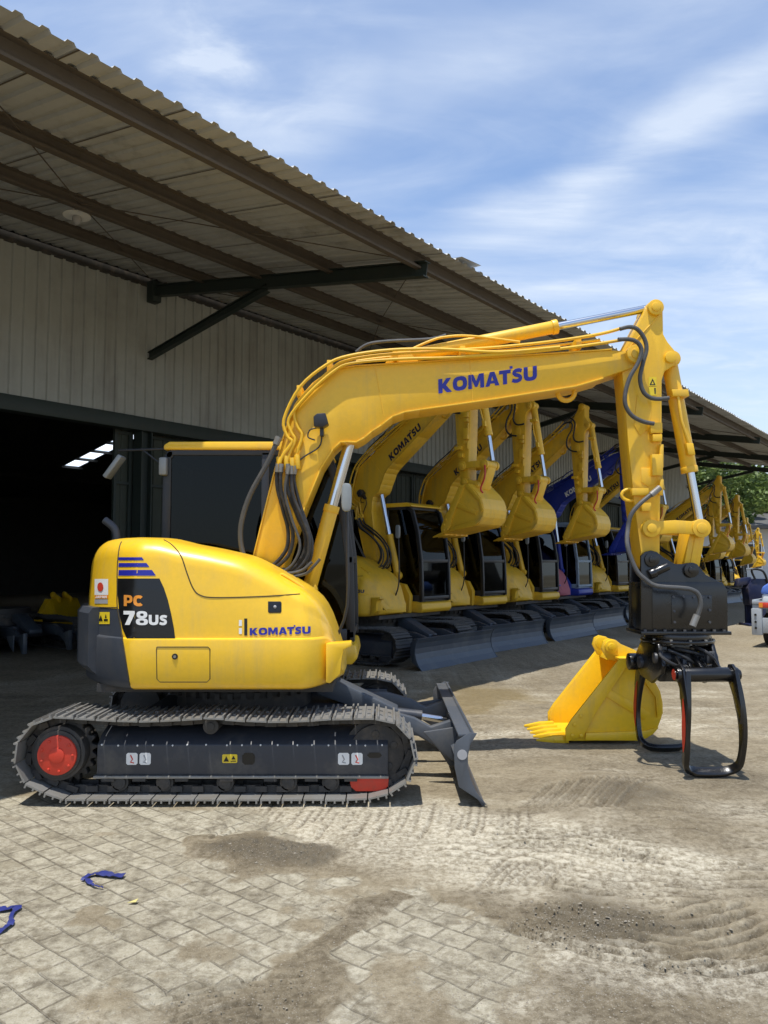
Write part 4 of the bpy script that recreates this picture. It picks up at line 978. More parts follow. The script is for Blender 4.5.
# purlins (C section) under the sheet
for i, q in enumerate((5.86, 4.32, 2.85, 1.45)):
    s_ = SW-q; h = .20 if i == 0 else .17; mb = SB(); z1_ = zr(s_)+.055
    mb.box(s_-.005,s_+.005,T0,T1,z1_-h,z1_); mb.box(s_-.07,s_-.005,T0,T1,z1_-.012,z1_); mb.box(s_-.07,s_-.005,T0,T1,z1_-h,z1_-h+.012); mb.box(s_-.07,s_-.062,T0,T1,z1_-h+.012,z1_-h+.03)
    mb.build('purlin', m_purlin, shed)
mb = SB()
for s_ in (14.5,17,19.5,24.5,27,36): f = zr if s_ < SR else zf; mb.box(s_-.05,s_+.05,T0,T1,f(s_)-.08,f(s_)+.09)
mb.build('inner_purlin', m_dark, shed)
# brackets: I-beams on the wall posts, each with a brace and gusset
for tb in (-4.0, 2.0, 8.0, 14.0, 20.0, 26.0, 32.0, 38.4):
    br = empty('roof_bracket'); br.parent = shed
    def ibeam(mb, p0, p1, h, w):
        p0, p1 = W(*p0), W(*p1); d = (p1-p0).normalized(); side = d.cross(Vector((0,0,1))).normalized(); up = side.cross(d)
        for (c, hw, hh) in ((up*(h/2-.008), w/2, .008), (up*(-h/2+.008), w/2, .008), (Vector(), .006, h/2-.016)):
            mb.obox((p0+p1)/2+c-inv, (p1-p0)/2, side*hw, up*hh)
    mb = MB(); zb_ = -.165; s1 = SW-6.02
    ibeam(mb, (SW-.02,tb,zr(SW)+zb_-.03), (s1,tb,zr(s1)+zb_+.02), .20, .12); mb.build('rafter', m_green, br)
    mb = MB(); s2 = SW-3.03; ibeam(mb, (SW-.02,tb,5.33), (s2,tb,zr(s2)-.26), .13, .10); mb.build('brace', m_green, br)
    mb = SB(); mb.box(SW-.22,SW-.03,tb-.09,tb+.09,zr(SW)-.42,zr(SW)-.05); mb.build('gusset', m_green, br, .01)
# sag rods between the purlins
mb = MB()
for k in range(0, 7):
    tb = 2+6*k
    for (qa, ta, qb, tb2) in ((.1,tb,2.85,tb+3),(2.85,tb+3,5.86,tb+6),(5.86,tb,2.85,tb+3),(2.85,tb+3,.1,tb+6)):
        a = W(SW-qa,ta,zr(SW-qa)-.03)-inv; b = W(SW-qb,tb2,zr(SW-qb)-.03)-inv; mb.tube([a,b], .008, 5)
mb.build('tie_rod', m_purlin, shed)
# posts
for tb in (-4.0, 2.0, 8.0, 14.0, 20.0, 26.0, 32.0, 38.4):
    if tb in (2.0,): continue
    mb = SB(); mb.box(SW-.01,SW+.24,tb-.11,tb-.09,0,HD-.06); mb.box(SW-.01,SW+.24,tb+.09,tb+.11,0,HD-.06); mb.box(SW+.10,SW+.12,tb-.09,tb+.09,0,HD-.06); mb.build('post', m_green, shed)
# sliding door leaves east of the first post, and one pushed back beside it
def leaf(t0, t1, s0):
    lf = SB(); t = t0
    while t < t1-.05:
        vs = []
        for u, h in ((0,0),(.15,0),(.165,-.02),(.19,-.02),(.2,0)): vs += [(s0+h, t+u, .05), (s0+h, t+u, HD+.05)]
        lf.add(vs, [(j*2,j*2+1,j*2+3,j*2+2) for j in range(4)]); t += .2
    o = lf.build('door_leaf', m_door, shed, sharp=20)
    mb = SB()
    for tt in (t0, t1-.05): mb.box(s0-.06,s0-.022,tt,tt+.05,.05,HD)
    for z in (.06,1.05,2.05,3.05,HD-.12): mb.box(s0-.055,s0-.022,t0+.05,t1-.05,z,z+.05)
    mb.build('leaf_frame', m_green, o)
leaf(7.52, 7.86, SW+.30); t_ = 8.2
while t_ < 38: leaf(t_, t_+2.0, SW+.33); t_ += 2.03
# flood lamp hanging under the roof
p = at(77, 214, 9.6); lm = empty('hanging_lamp', p); tag(lm, 'small white hanging flood lamp under the roof above the shed opening', 'lamp')
q = p; s_l = -(p.dot(NV)); zt_ = zr(s_l)+.02
mb = MB(); mb.tube([(0,0,.05),(0,0,max(.15, zt_-p.z))], .008, 6); mb.build('lamp_rod', m_purlin, lm)
mb = MB(); mb.tube([(0,0,.10),(0,0,.05),(0,0,-.02),(0,0,-.03)], [.03,.05,.17,.17], 20); mb.build('lamp_shade', M['white'], lm)
mb = MB(); mb.ball((0,0,-.07), .06, 12, 8, (1,1,1.3)); mb.build('bulb', M['stickgrey'], lm)
mb = MB(); mb.box(-.03,.03,-.03,.03,.10,.17); mb.build('ballast_box', M['cabblack'], lm)

# ================================================================== low building and trees at the far end
def leafmat(name, c1, c2):
    m, nt, b = newmat(name); oi = N(nt,'ShaderNodeTexCoord'); no = noise_node(nt, .9, 3); n2 = noise_node(nt, 14, 2)
    mx = N(nt,'ShaderNodeMath', operation='ADD'); nt.links.new(no.outputs[0], mx.inputs[0]); nt.links.new(n2.outputs[0], mx.inputs[1])
    r = ramp(nt, mx.outputs[0], .0, 1.0, (*c1,1), (*c2,1)); r.color_ramp.elements[0].position = .75; r.color_ramp.elements[1].position = 1.25 if False else 1.0
    hm = N(nt,'ShaderNodeMath', operation='MULTIPLY'); hm.inputs[1].default_value = .85; nt.links.new(mx.outputs[0], hm.inputs[0]); nt.links.new(hm.outputs[0], r.inputs[0])
    nt.links.new(r.outputs[0], b.inputs['Base Color']); b.inputs['Roughness'].default_value = .55
    tl = N(nt,'ShaderNodeBsdfTranslucent'); nt.links.new(r.outputs[0], tl.inputs[0]); ms = N(nt,'ShaderNodeMixShader'); ms.inputs[0].default_value = .35
    nt.links.new(b.outputs[0], ms.inputs[1]); nt.links.new(tl.outputs[0], ms.inputs[2]); nt.links.new(ms.outputs[0], nt.nodes['Material Output'].inputs[0]); return m
m_leaf = leafmat('leaves', (.075,.125,.028), (.22,.29,.075)); m_bark = paint('bark', (.12,.09,.06), .9, (.06,.05,.03), .5, bmp=.06)
def tree(x, y, h, r, label, seed):
    rnd = random.Random(seed); root = empty('tree', (x,y,0)); tag(root, label, 'tree', 'trees behind the low building')
    mb = MB(); mb.tube(catmull([(0,0,0),(.1,.05,h*.2),(-.1,.1,h*.42),(.1,0,h*.6)],4), [.30-.012*i for i in range(13)], 10); tips = []
    for k in range(11):
        a = rnd.uniform(0,6.28); z0 = h*rnd.uniform(.28,.5); e = Vector((math.cos(a)*r*rnd.uniform(.45,.8), math.sin(a)*r*rnd.uniform(.45,.8), h*rnd.uniform(.55,.9)))
        pts = catmull([(0,0,z0), (e.x*.4,e.y*.4,z0+(e.z-z0)*.35), e], 3); mb.tube(pts, [.11-.013*i for i in range(len(pts))], 6); tips.append(e)
    mb.build('trunk', m_bark, root)
    cl = []
    for k in range(46):
        b = rnd.choice(tips) if rnd.random() < .5 else Vector((rnd.gauss(0,.4)*r, rnd.gauss(0,.4)*r, h*rnd.uniform(.45,.93)))
        cl.append((b + Vector((rnd.gauss(0,.18)*r, rnd.gauss(0,.18)*r, rnd.gauss(0,.09)*h)), rnd.uniform(.12,.27)*r))
    vs = []; fs = []
    for k in range(20000):
        c, rr_ = rnd.choice(cl); d = Vector((rnd.gauss(0,1), rnd.gauss(0,1), rnd.gauss(0,.8))); d.normalize(); p = c + d*rr_*rnd.uniform(.5,1.1)**.6
        if p.z < h*.25: continue
        sz = rnd.uniform(.12,.24); u = Vector((rnd.gauss(0,1),rnd.gauss(0,1),rnd.gauss(0,.6))).normalized(); v = u.cross(Vector((rnd.gauss(0,1),rnd.gauss(0,1),rnd.gauss(0,1)))).normalized(); b = len(vs)
        vs += [p-u*sz, p+v*sz*.5, p+u*sz, p-v*sz*.5]; fs.append((b,b+1,b+2,b+3))
    me = bpy.data.meshes.new('crown'); me.from_pydata([tuple(q) for q in vs], [], fs); link('crown', me, m_leaf, root)
tree(24.6, 56, 10.0, 5.4, 'leafy green tree nearest the shed end, seen between the raised excavator arms', 1)
tree(31.0, 60, 7.6, 4.6, 'leafy green tree at the right edge behind the low building', 2)
tree(19.5, 60, 9.6, 5.4, 'lower green tree mostly hidden behind the front excavator arm', 3)
tree(37.5, 63, 6.6, 4.0, 'green tree furthest right beyond the low building', 5)
m_wht = paint('painted_wall', (.50,.52,.53), .8, (.3,.3,.28), .5, scale=.7); m_rf = paint('low_roof', (.10,.10,.10), .8)
lb = empty('low_building', (26,52,0)); tag(lb, 'low pale grey building with a dark roof beyond the excavator row', 'building')
mb = MB(); mb.box(-12,14,0,8,0,3.9); mb.build('wall', m_wht, lb); mb = MB(); mb.prism_x([(-1.2,3.9),(-1.2,4.1),(4,5.3),(9.2,4.1),(9.2,3.9)], -13, 15); mb.build('roof', m_rf, lb)
for x in (-6.5,-2.5,1.0,4.5,8.5):
    mb = MB(); mb.box(x,x+1.8,-.05,.02,1.3,2.9); w_ = mb.build('window', M['decalblack'], lb); mb = MB()
    for (a,b,c,d) in ((x-.06,x,1.24,2.96),(x+1.8,x+1.86,1.24,2.96),(x,x+1.8,2.9,2.96),(x,x+1.8,1.24,1.3),(x+.87,x+.93,1.3,2.9)): mb.box(a,b,-.09,-.052,c,d)
    mb.build('window_frame', M['white'], w_)

# ================================================================== truck at the right edge
tk = empty('utility_truck', (8.02, 15.0, 0), R(-38)); tag(tk, 'white flatbed truck at the right edge with a blue and white load', 'truck')
m_tw = paint('truck_white', (.36,.39,.42), .4, (.3,.28,.25), .35); m_tire = paint('tyre', (.025,.025,.026), .85, (.12,.10,.08), .4)
mb = MB(); mb.box(-.85,.85,0,2.9,.78,.86); mb.box(-.85,-.80,0,2.9,.86,.95); mb.box(.80,.85,0,2.9,.86,.95); mb.box(-.85,.85,-.02,.03,.86,.93); mb.build('bed', m_tw, tk, .01)
mb = MB(); mb.box(-.85,-.66,-.10,.02,.26,.78); mb.box(-.66,.85,-.06,-.01,.30,.60); mb.box(.66,.85,-.10,.02,.26,.78); rb_ = mb.build('rear_frame', m_tw, tk, .012)
mb = MB()
for z in (.40,.52,.66): mb.ycyl(-.77,z,-.12,-.09,.022,10)
mb.build('frame_bolt', M['decalblack'], rb_)
for s in (-1, 1):
    x = s*.56; mb = MB(); mb.box(x-.15,x+.02,-.08,-.03,.80,.90); tl = mb.build('tail_light', M['red'], tk, .01); mb = MB(); mb.box(x-.15,x-.08,-.083,-.079,.805,.895); mb.build('indicator_lens', M['orange'], tl); mb = MB(); mb.box(x+.03,x+.12,-.08,-.03,.80,.90); mb.build('reverse_light', M['white'], tk, .01)
mb = MB(); mb.box(-.35,.35,.1,4.3,.5,.7); mb.build('chassis', M['cabblack'], tk)
for (x, y) in ((-.66,.75),(.66,.75),(-.66,3.7),(.66,3.7)):
    mb = MB(); mb.tube([(x-.11,y,.33),(x-.08,y,.33),(x+.08,y,.33),(x+.11,y,.33)], [.29,.33,.33,.29], 28); wh = mb.build('wheel', m_tire, tk); mb = MB(); mb.tube([(x-.115,y,.33),(x+.115,y,.33)], .18, 20); mb.build('rim', m_tw, wh)
mb = MB(); mb.prism_x([(2.95,.5),(2.95,1.95),(3.2,2.02),(4.0,1.98),(4.4,1.3),(4.75,1.15),(4.8,.5)], -.82, .82); cbn = mb.build('cabin', m_tw, tk, .05)
mb = MB(); mb.box(-.65,.65,2.935,2.95,1.35,1.85); mb.build('rear_window', M['decalblack'], cbn)
ld = empty('water_tank', (8.08, 15.6, .86), R(-38)); tag(ld, 'blue topped white plastic tank sitting on the truck bed', 'tank')
mb = MB(); mb.box(-.42,.42,-.2,.5,0,.20); mb.build('tank_body', M['white'], ld, .05, seg=3); m_lb = paint('light_blue_plastic', (.10,.20,.62), .45)
mb = MB(); mb.prism([(-.44,.20),(-.40,.34),(-.25,.44),(.25,.46),(.44,.36),(.46,.20)], -.22, .52); mb.build('tank_lid', m_lb, ld, .04, seg=3)
dr = empty('dark_drum', (8.75, 16.35, .86), R(-38)); tag(dr, 'dark grey drum lying on the truck bed behind the blue tank', 'drum')
mb = MB(); mb.tube([(-.45,0,.55),(.5,0,.55)], .20, 24); mb.build('drum_shell', M['steeldark'], dr, .01); mb = MB(); mb.box(-.4,-.3,-.2,.2,0,.4); mb.box(.3,.4,-.2,.2,0,.4); mb.build('drum_cradle', M['steeldark'], dr)
br = empty('hydraulic_breaker', (10.0, 20.9, 0)); tag(br, 'dark blue hydraulic attachment standing behind the white truck', 'attachment'); m_nv = paint('navy_paint', (.012,.018,.06), .4)
mb = MB(); mb.prism([(-.25,.55),(-.30,1.0),(-.15,1.25),(.25,1.25),(.35,.9),(.2,.5)], -.2, .2); mb.prism([(-.55,1.05),(-.5,1.25),(-.15,1.3),(-.15,1.1)], -.1, .1); mb.build('housing', m_nv, br, .02)
mb = MB(); mb.box(-.2,.15,-.25,-.15,0,.6); mb.box(-.2,.15,.15,.25,0,.6); mb.box(-.35,.4,-.3,.3,0,.06); mb.build('stand', m_nv, br, .01); mb = MB(); mb.tube(catmull([(-.1,-.2,1.25),(-.2,-.25,1.5),(.1,-.25,1.45),(.25,-.2,1.1)],4), .03, 8); mb.build('hose', M['rubber'], br)

# ================================================================== ground
rnd = random.Random(11)
def axis(a, b, h0, h1, far):     # fine between a and b, then growing
    xs = [a]; 
    while xs[-1] < b: xs.append(xs[-1] + h0 + (h1-h0)*((xs[-1]-a)/(b-a)))
    st_ = h1*1.5
    while xs[-1] < far: xs.append(xs[-1]+st_); st_ *= 1.16
    st_ = h0*1.5
    while xs[0] > -far: xs.insert(0, xs[0]-st_); st_ *= 1.16
    return np.array(xs)
GX = axis(-2.9, 4.6, .013, .013, 500.0); GY = axis(2.3, 9.6, .010, .026, 500.0)
XX, YY = np.meshgrid(GX, GY); nx, ny = len(GX), len(GY)
def vnoise(X, Y, sc_, seed):
    rs = np.random.RandomState(seed); T = rs.rand(256,256); x = X/sc_; y = Y/sc_; xi = np.floor(x).astype(int); yi = np.floor(y).astype(int); fx = x-xi; fy = y-yi
    fx = fx*fx*(3-2*fx); fy = fy*fy*(3-2*fy); g = lambda a, b: T[a % 256, b % 256]
    return (g(xi,yi)*(1-fx)+g(xi+1,yi)*fx)*(1-fy)+(g(xi,yi+1)*(1-fx)+g(xi+1,yi+1)*fx)*fy
def fbm(X, Y, sc_, seed, o=4, g=.5):
    s = 0; a = 1; tot = 0
    for k in range(o): s = s + a*vnoise(X+17*k, Y-9*k, sc_/2**k, seed+k); tot += a; a *= g
    return s/tot
NEAR = np.exp(-(np.maximum(0, np.hypot(XX-.8, (YY-6)*.9)-9)/5)**2)
H = (fbm(XX,YY,1.6,1)-.5)*.03*NEAR; n_f = fbm(XX,YY,.22,5,5,.6)
def inpoly(X, Y, poly):
    r_ = np.zeros(X.shape, bool); n = len(poly); j = n-1
    for i in range(n):
        xi, yi = poly[i]; xj, yj = poly[j]; c = ((yi > Y) != (yj > Y)) & (X < (xj-xi)*(Y-yi)/((yj-yi) or 1e-9)+xi); r_ ^= c; j = i
    return r_
WX = XX + (fbm(XX,YY,.5,21,4)-.5)*.7; WY = YY + (fbm(XX,YY,.5,31,4)-.5)*.7
def soft(poly_px, amt=.35):
    """smooth mask of a patch of ground given by surveyed outline, edges broken up by noise"""
    P = [tuple(gnd(*p)[:2]) for p in poly_px]; d = np.full(XX.shape, 1e9); ins = inpoly(WX, WY, P)
    for i in range(len(P)):
        ax, ay = P[i]; bx, by = P[(i+1) % len(P)]; l2 = (bx-ax)**2+(by-ay)**2; t = np.clip(((WX-ax)*(bx-ax)+(WY-ay)*(by-ay))/l2, 0, 1); d = np.minimum(d, np.hypot(WX-ax-t*(bx-ax), WY-ay-t*(by-ay)))
    sd = np.where(ins, d, -d); return np.clip(.5+sd/amt, 0, 1)
pave = soft([(-400,792),(150,800),(290,812),(330,838),(390,850),(425,880),(470,915),(505,960),(560,1010),(640,1100),(-600,1200)], .35)
pave2 = soft([(480,960),(560,1000),(760,1060),(760,1200),(480,1200)], .3)*.35
mudp = [soft([(165,845),(220,832),(300,838),(390,842),(425,850),(400,872),(300,882),(215,872)], .16),
        soft([(296,960),(330,925),(385,905),(410,912),(380,928),(345,960),(330,975)], .10),
        soft([(170,1010),(260,985),(300,968),(345,985),(330,1024),(300,1060),(150,1060)], .2),
        soft([(380,990),(440,975),(520,1024),(520,1080),(400,1080)], .2),
        soft([(0,960),(40,955),(60,975),(0,985)], .15)*.5]
mud = np.clip(sum(mudp), 0, 1)
PAVE = np.clip(np.maximum(pave, pave2)*(1-mud)*1.2 - .16 - .8*np.clip((fbm(XX,YY,.35,77,4)-.57)*6,0,1), 0, 1)
damp_dark = [soft([(208,850),(235,838),(290,842),(322,854),(300,870),(240,872)], .22), soft([(165,845),(220,832),(300,838),(390,842),(425,850),(400,872),(300,882),(215,872)], .25)*.45, soft([(296,960),(330,925),(385,905),(410,912),(380,928),(345,960),(330,975)], .12),
        soft([(430,690),(560,662),(700,635),(700,652),(640,672),(520,700),(470,708)], .5)*.5, soft([(500,725),(640,745),(768,760),(768,800),(640,792),(560,770),(480,755)], .5)*.45,
        soft([(510,912),(560,905),(690,926),(650,952),(540,940)], .25)*.75, soft([(480,980),(640,1000),(768,985),(768,1060),(560,1100)], .35)*.75, soft([(600,790),(768,810),(768,880),(690,850),(600,830)], .4)*.55,
        soft([(170,1010),(260,985),(300,968),(345,985),(330,1024),(300,1060),(150,1060)], .25)*.75, soft([(700,600),(768,590),(768,640),(740,650),(690,640)], .6)*.3]
DAMP_DARK = np.clip(sum(damp_dark) + np.clip((fbm(XX,YY,.9,55,5)-.56)*3.5,0,1)*.55*(1-PAVE), 0, 1)
SHEDIN = np.clip((-(XX*NV.x+YY*NV.y)-5.8)/2.0, 0, 1); DAMP_DARK = np.clip(DAMP_DARK+SHEDIN*.45, 0, 1)  # also darkens the ground under the eave and inside the shed
PUD = soft([(415,700),(455,688),(520,690),(535,703),(490,714),(430,716)], .35)*.9
PALE = np.clip(soft([(250,806),(420,800),(560,815),(690,850),(700,905),(560,900),(420,880),(330,840)], .4)*.8 + soft([(490,940),(600,958),(700,980),(790,985),(790,1010),(650,1003),(550,985)], .12)*1.5 + np.clip((fbm(XX,YY,.6,91,5)-.55)*4,0,1)*.5, 0, 1)
# ruts: ridge curves pressed into the mud
def ridge(pts_px, amp, wid):
    P = catmull([gnd(*p) for p in pts_px], 5)
    for a, b in zip(P, P[1:]):
        x0, x1 = min(a.x,b.x)-wid*3, max(a.x,b.x)+wid*3; y0, y1 = min(a.y,b.y)-wid*3, max(a.y,b.y)+wid*3
        i0, i1 = np.searchsorted(GX,[x0,x1]); j0, j1 = np.searchsorted(GY,[y0,y1])
        if i1 <= i0 or j1 <= j0: continue
        X = XX[j0:j1,i0:i1]; Y = YY[j0:j1,i0:i1]; l2 = (b.x-a.x)**2+(b.y-a.y)**2+1e-12; t = np.clip(((X-a.x)*(b.x-a.x)+(Y-a.y)*(b.y-a.y))/l2,0,1)
        d = np.hypot(X-a.x-t*(b.x-a.x), Y-a.y-t*(b.y-a.y)); RUT[j0:j1,i0:i1] = np.where(np.abs(amp*np.exp(-(d/wid)**2)) > np.abs(RUT[j0:j1,i0:i1]), amp*np.exp(-(d/wid)**2), RUT[j0:j1,i0:i1])
RUT = np.zeros(XX.shape)
def family(c0, c1, n, amp, wid, jit=1.0):
    for k in range(n):
        u = k/(n-1)+rnd.uniform(-.25,.25)/n; a0 = rnd.uniform(0,.15); m_ = len(c0)
        pts = [(p[0]*(1-u)+q[0]*u+rnd.uniform(-jit,jit), p[1]*(1-u)+q[1]*u+rnd.uniform(-jit,jit)*.4) for p, q in zip(c0, c1)]
        ridge(pts, amp*rnd.uniform(.6,1.3), wid*rnd.uniform(.7,1.2))
family([(500,828),(560,829),(610,836),(655,842)], [(490,848),(552,852),(610,860),(665,866)], 7, -.030, .012)
family([(550,905),(620,915),(670,912),(715,900)], [(510,930),(600,958),(690,965),(775,948)], 8, -.034, .012)
family([(640,915),(690,917),(730,908),(745,903)], [(650,970),(720,976),(768,967),(790,955)], 7, -.034, .012)
family([(556,868),(570,876),(640,880)], [(545,882),(565,892),(650,898)], 4, -.022, .012)
family([(430,842),(520,848),(600,868),(700,878)], [(430,868),(520,876),(600,892),(720,900)], 5, -.010, .014)
family([(620,850),(690,862),(768,866)], [(640,885),(700,896),(790,892)], 5, -.012, .014)
for k in range(44):
    x = 205+k*7.6+rnd.uniform(-4,4); sl = 26-k*.9; y0_ = rnd.uniform(0,1); a_ = rnd.uniform(0,.5); b_ = rnd.uniform(.6,1.0); p0_ = (x-8,838); p1_ = (x+sl+6,803); f_ = lambda u: (p0_[0]+(p1_[0]-p0_[0])*u+2*math.sin(u*3), p0_[1]+(p1_[1]-p0_[1])*u)
    ridge([f_(a_),f_((a_+b_)/2),f_(b_)], -.012*rnd.uniform(.3,1.3), .011)
for k in range(16):
    x = 530+k*7+rnd.uniform(-2,2); ridge([(x-12,808+k*.4),(x+4,800-k*.2),(x+18,790-k*.8)], -.016*rnd.uniform(.5,1.3), .014)
for k in range(9): x = 480+k*9; ridge([(x,886),(x+10,874),(x+22,864)], -.010, .013)
for k in range(10): y = 985+k*6; ridge([(150+k*6,y+12),(230+k*4,y-4),(300+k*3,y-10)], -.016*rnd.uniform(.6,1.2), .012)
for k in range(60):
    x = rnd.uniform(430,800); y = rnd.uniform(770,960); ln_ = rnd.uniform(30,110); ridge([(x,y),(x+ln_*.5,y+rnd.uniform(-2,5)),(x+ln_,y+rnd.uniform(-4,8))], -.007*rnd.uniform(.5,1.4), .014)
rough = np.clip(soft([(215,848),(255,838),(300,845),(318,858),(290,872),(240,868)], .12)*1.0 + soft([(545,915),(610,908),(690,935),(680,955),(600,960),(550,940)], .2)*.8 + soft([(560,800),(600,785),(660,790),(660,812),(600,818)], .25)*.6, 0, 1)
H = H + RUT*(.35+1.3*n_f)*1.5 + rough*(np.abs(fbm(XX,YY,.07,61,4,.7)-.5)*.11-.002) + (1-PAVE)*(n_f-.5)*.042*NEAR - .012*mud*(1-rough)*0 + (1-PAVE)*.010*NEAR
for c in ((256,853,.25,.012),(600,930,.5,.012),(615,800,.5,.05),(560,775,.5,.02)):
    g = gnd(c[0], c[1]); H = H + c[3]*np.exp(-(((XX-g.x)**2+(YY-g.y)**2)/c[2]**2))
# firm, level ground under the machines that stand on it
for (xa, xb, ya, yb) in ((-2.9,.9,5.3,8.0),(1.6,2.9,7.2,8.3),(2.2,3.0,5.9,7.3)):
    mk = np.clip(1-np.maximum(np.maximum(xa-XX, XX-xb), np.maximum(ya-YY, YY-yb))/.25, 0, 1); H = H*(1-mk)+mk*np.minimum(H*.25,.004)
H = np.where(NEAR < .02, np.minimum(H, 0), H)
co = np.stack([XX, YY, H], -1).reshape(-1,3)
idx = np.arange(nx*ny).reshape(ny,nx); q = np.stack([idx[:-1,:-1], idx[:-1,1:], idx[1:,1:], idx[1:,:-1]], -1).reshape(-1,4)
me = bpy.data.meshes.new('ground'); me.vertices.add(len(co)); me.vertices.foreach_set('co', co.ravel().astype(np.float32)); me.loops.add(q.size); me.loops.foreach_set('vertex_index', q.ravel().astype(np.int32)); me.polygons.add(len(q)); me.polygons.foreach_set('loop_start', np.arange(0,q.size,4,dtype=np.int32)); me.update(calc_edges=True); me.validate()
RT = np.clip(-RUT/.010, 0, 1)*(.35+1.1*n_f); DAMP_DARK = np.clip(DAMP_DARK+RT*1.0, 0, 1); STK = fbm(XX*.35, YY*1.5, .35, 123, 5, .6); PALE = np.clip(PALE*(.6+1.3*STK)+np.clip((STK-.55)*5,0,1)*.5, 0, 1); DAMP_DARK = np.clip(DAMP_DARK+np.clip((.44-STK)*5,0,1)*.45*(1-PAVE), 0, 1)  # rut troughs get a damp-dark tone, standing in for weak groove shading
for nm, A in (('pave',PAVE),('damp_dark',DAMP_DARK),('pud',PUD),('pale',PALE),('crumb',rough)):
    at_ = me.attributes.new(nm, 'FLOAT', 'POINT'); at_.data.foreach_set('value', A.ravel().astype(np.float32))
mg, nt, b = newmat('yard_ground')
def attr(n): a = N(nt,'ShaderNodeAttribute'); a.attribute_name = n; return a.outputs['Fac']
def math2(op, a, c=None, v=None):
    m = N(nt,'ShaderNodeMath', operation=op); nt.links.new(a, m.inputs[0])
    if c is not None: nt.links.new(c, m.inputs[1])
    elif v is not None: m.inputs[1].default_value = v
    m.use_clamp = op in ('MULTIPLY','ADD','SUBTRACT'); return m.outputs[0]
tc = N(nt,'ShaderNodeTexCoord'); mp = N(nt,'ShaderNodeMapping'); mp.inputs['Rotation'].default_value = (0,0,R(39.5)); nt.links.new(tc.outputs['Object'], mp.inputs[0])
# wobble the joints a little
wn = noise_node(nt, 5, 2); wv = N(nt,'ShaderNodeVectorMath', operation='SCALE'); wv.inputs['Scale'].default_value = .022; nt.links.new(wn.outputs['Color'], wv.inputs[0]); wa = N(nt,'ShaderNodeVectorMath', operation='ADD'); nt.links.new(mp.outputs[0], wa.inputs[0]); nt.links.new(wv.outputs[0], wa.inputs[1])
bt = N(nt,'ShaderNodeTexBrick'); nt.links.new(wa.outputs[0], bt.inputs['Vector']); bt.inputs['Scale'].default_value = 1; bt.inputs['Brick Width'].default_value = .178; bt.inputs['Row Height'].default_value = .128; bt.inputs['Mortar Size'].default_value = .007; bt.inputs['Mortar Smooth'].default_value = .6; bt.inputs['Bias'].default_value = 0
bt.inputs['Color1'].default_value = (.34,.30,.215,1); bt.inputs['Color2'].default_value = (.50,.455,.345,1); bt.inputs['Mortar'].default_value = (.17,.14,.095,1); bt.offset = .5; bt.offset_frequency = 2
na = noise_node(nt, 2.2, 8, .7); nb_ = noise_node(nt, 26, 8, .75); nc = noise_node(nt, 160, 4, .7); nd = noise_node(nt, 7, 6, .7)
ne = noise_node(nt, 3.4, 7, .72); dust = ramp(nt, ne.outputs[0], .46, .62)
pav = mixc(nt, ramp(nt, na.outputs[0], .35, .65).outputs[0], bt.outputs[0], mixc(nt, .5, bt.outputs[0], (.62,.575,.46)))
pav = mixc(nt, math2('MULTIPLY', dust.outputs[0], None, .80), pav, mixc(nt, ramp(nt, nb_.outputs[0], .35, .6).outputs[0], (.33,.29,.205), (.52,.475,.37)))
pav = mixc(nt, ramp(nt, nd.outputs[0], .46, .66).outputs[0], pav, (.225,.195,.14))
mudc = mixc(nt, ramp(nt, nd.outputs[0], .3, .7).outputs[0], (.25,.205,.135), (.38,.325,.225))
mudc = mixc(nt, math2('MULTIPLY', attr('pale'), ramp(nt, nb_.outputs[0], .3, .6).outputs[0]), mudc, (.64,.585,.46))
mudc = mixc(nt, math2('MULTIPLY', attr('damp_dark'), ramp(nt, nb_.outputs[0], .25, .60, (1,1,1,1), (.45,.45,.45,1)).outputs[0]), mudc, mixc(nt, nd.outputs[0], (.10,.078,.050), (.165,.135,.092)))
mudc = mixc(nt, math2('MULTIPLY', attr('crumb'), ramp(nt, nb_.outputs[0], .4, .6).outputs[0]), mudc, (.10,.085,.062))
pm = N(nt,'ShaderNodeMapRange'); s1 = math2('SUBTRACT', attr('pave'), None, 0.0); nz = N(nt,'ShaderNodeMath', operation='MULTIPLY_ADD'); nt.links.new(nd.outputs[0], nz.inputs[0]); nz.inputs[1].default_value = -.9; nt.links.new(attr('pave'), nz.inputs[2])
nt.links.new(nz.outputs[0], pm.inputs[0]); pm.inputs[1].default_value = -.10; pm.inputs[2].default_value = .22
base = mixc(nt, pm.outputs[0], mudc, pav)
base = mixc(nt, attr('pud'), base, (.30,.235,.13))
g2 = ramp(nt, nc.outputs[0], .30, .62, (.80,.79,.76,1), (1.0,1.0,1.0,1)); base = mixc(nt, 1.0, base, g2.outputs[0], 'MULTIPLY')
sp = ramp(nt, nc.outputs[0], .60, .70); base = mixc(nt, math2('MULTIPLY', sp.outputs[0], None, .55), base, (.58,.56,.50))
dk = ramp(nt, nb_.outputs[0], .32, .56, (.66,.64,.60,1), (1,1,1,1)); base = mixc(nt, 1.0, base, dk.outputs[0], 'MULTIPLY')
nt.links.new(base, b.inputs['Base Color']); b.inputs['Roughness'].default_value = .92; b.inputs['Specular IOR Level'].default_value = .25
rg = N(nt,'ShaderNodeMapRange'); nt.links.new(attr('pud'), rg.inputs[0]); rg.inputs[3].default_value = .92; rg.inputs[4].default_value = .22; nt.links.new(rg.outputs[0], b.inputs['Roughness'])
hb1 = N(nt,'ShaderNodeMath', operation='MULTIPLY'); nt.links.new(bt.outputs['Fac'], hb1.inputs[0]); nt.links.new(pm.outputs[0], hb1.inputs[1])
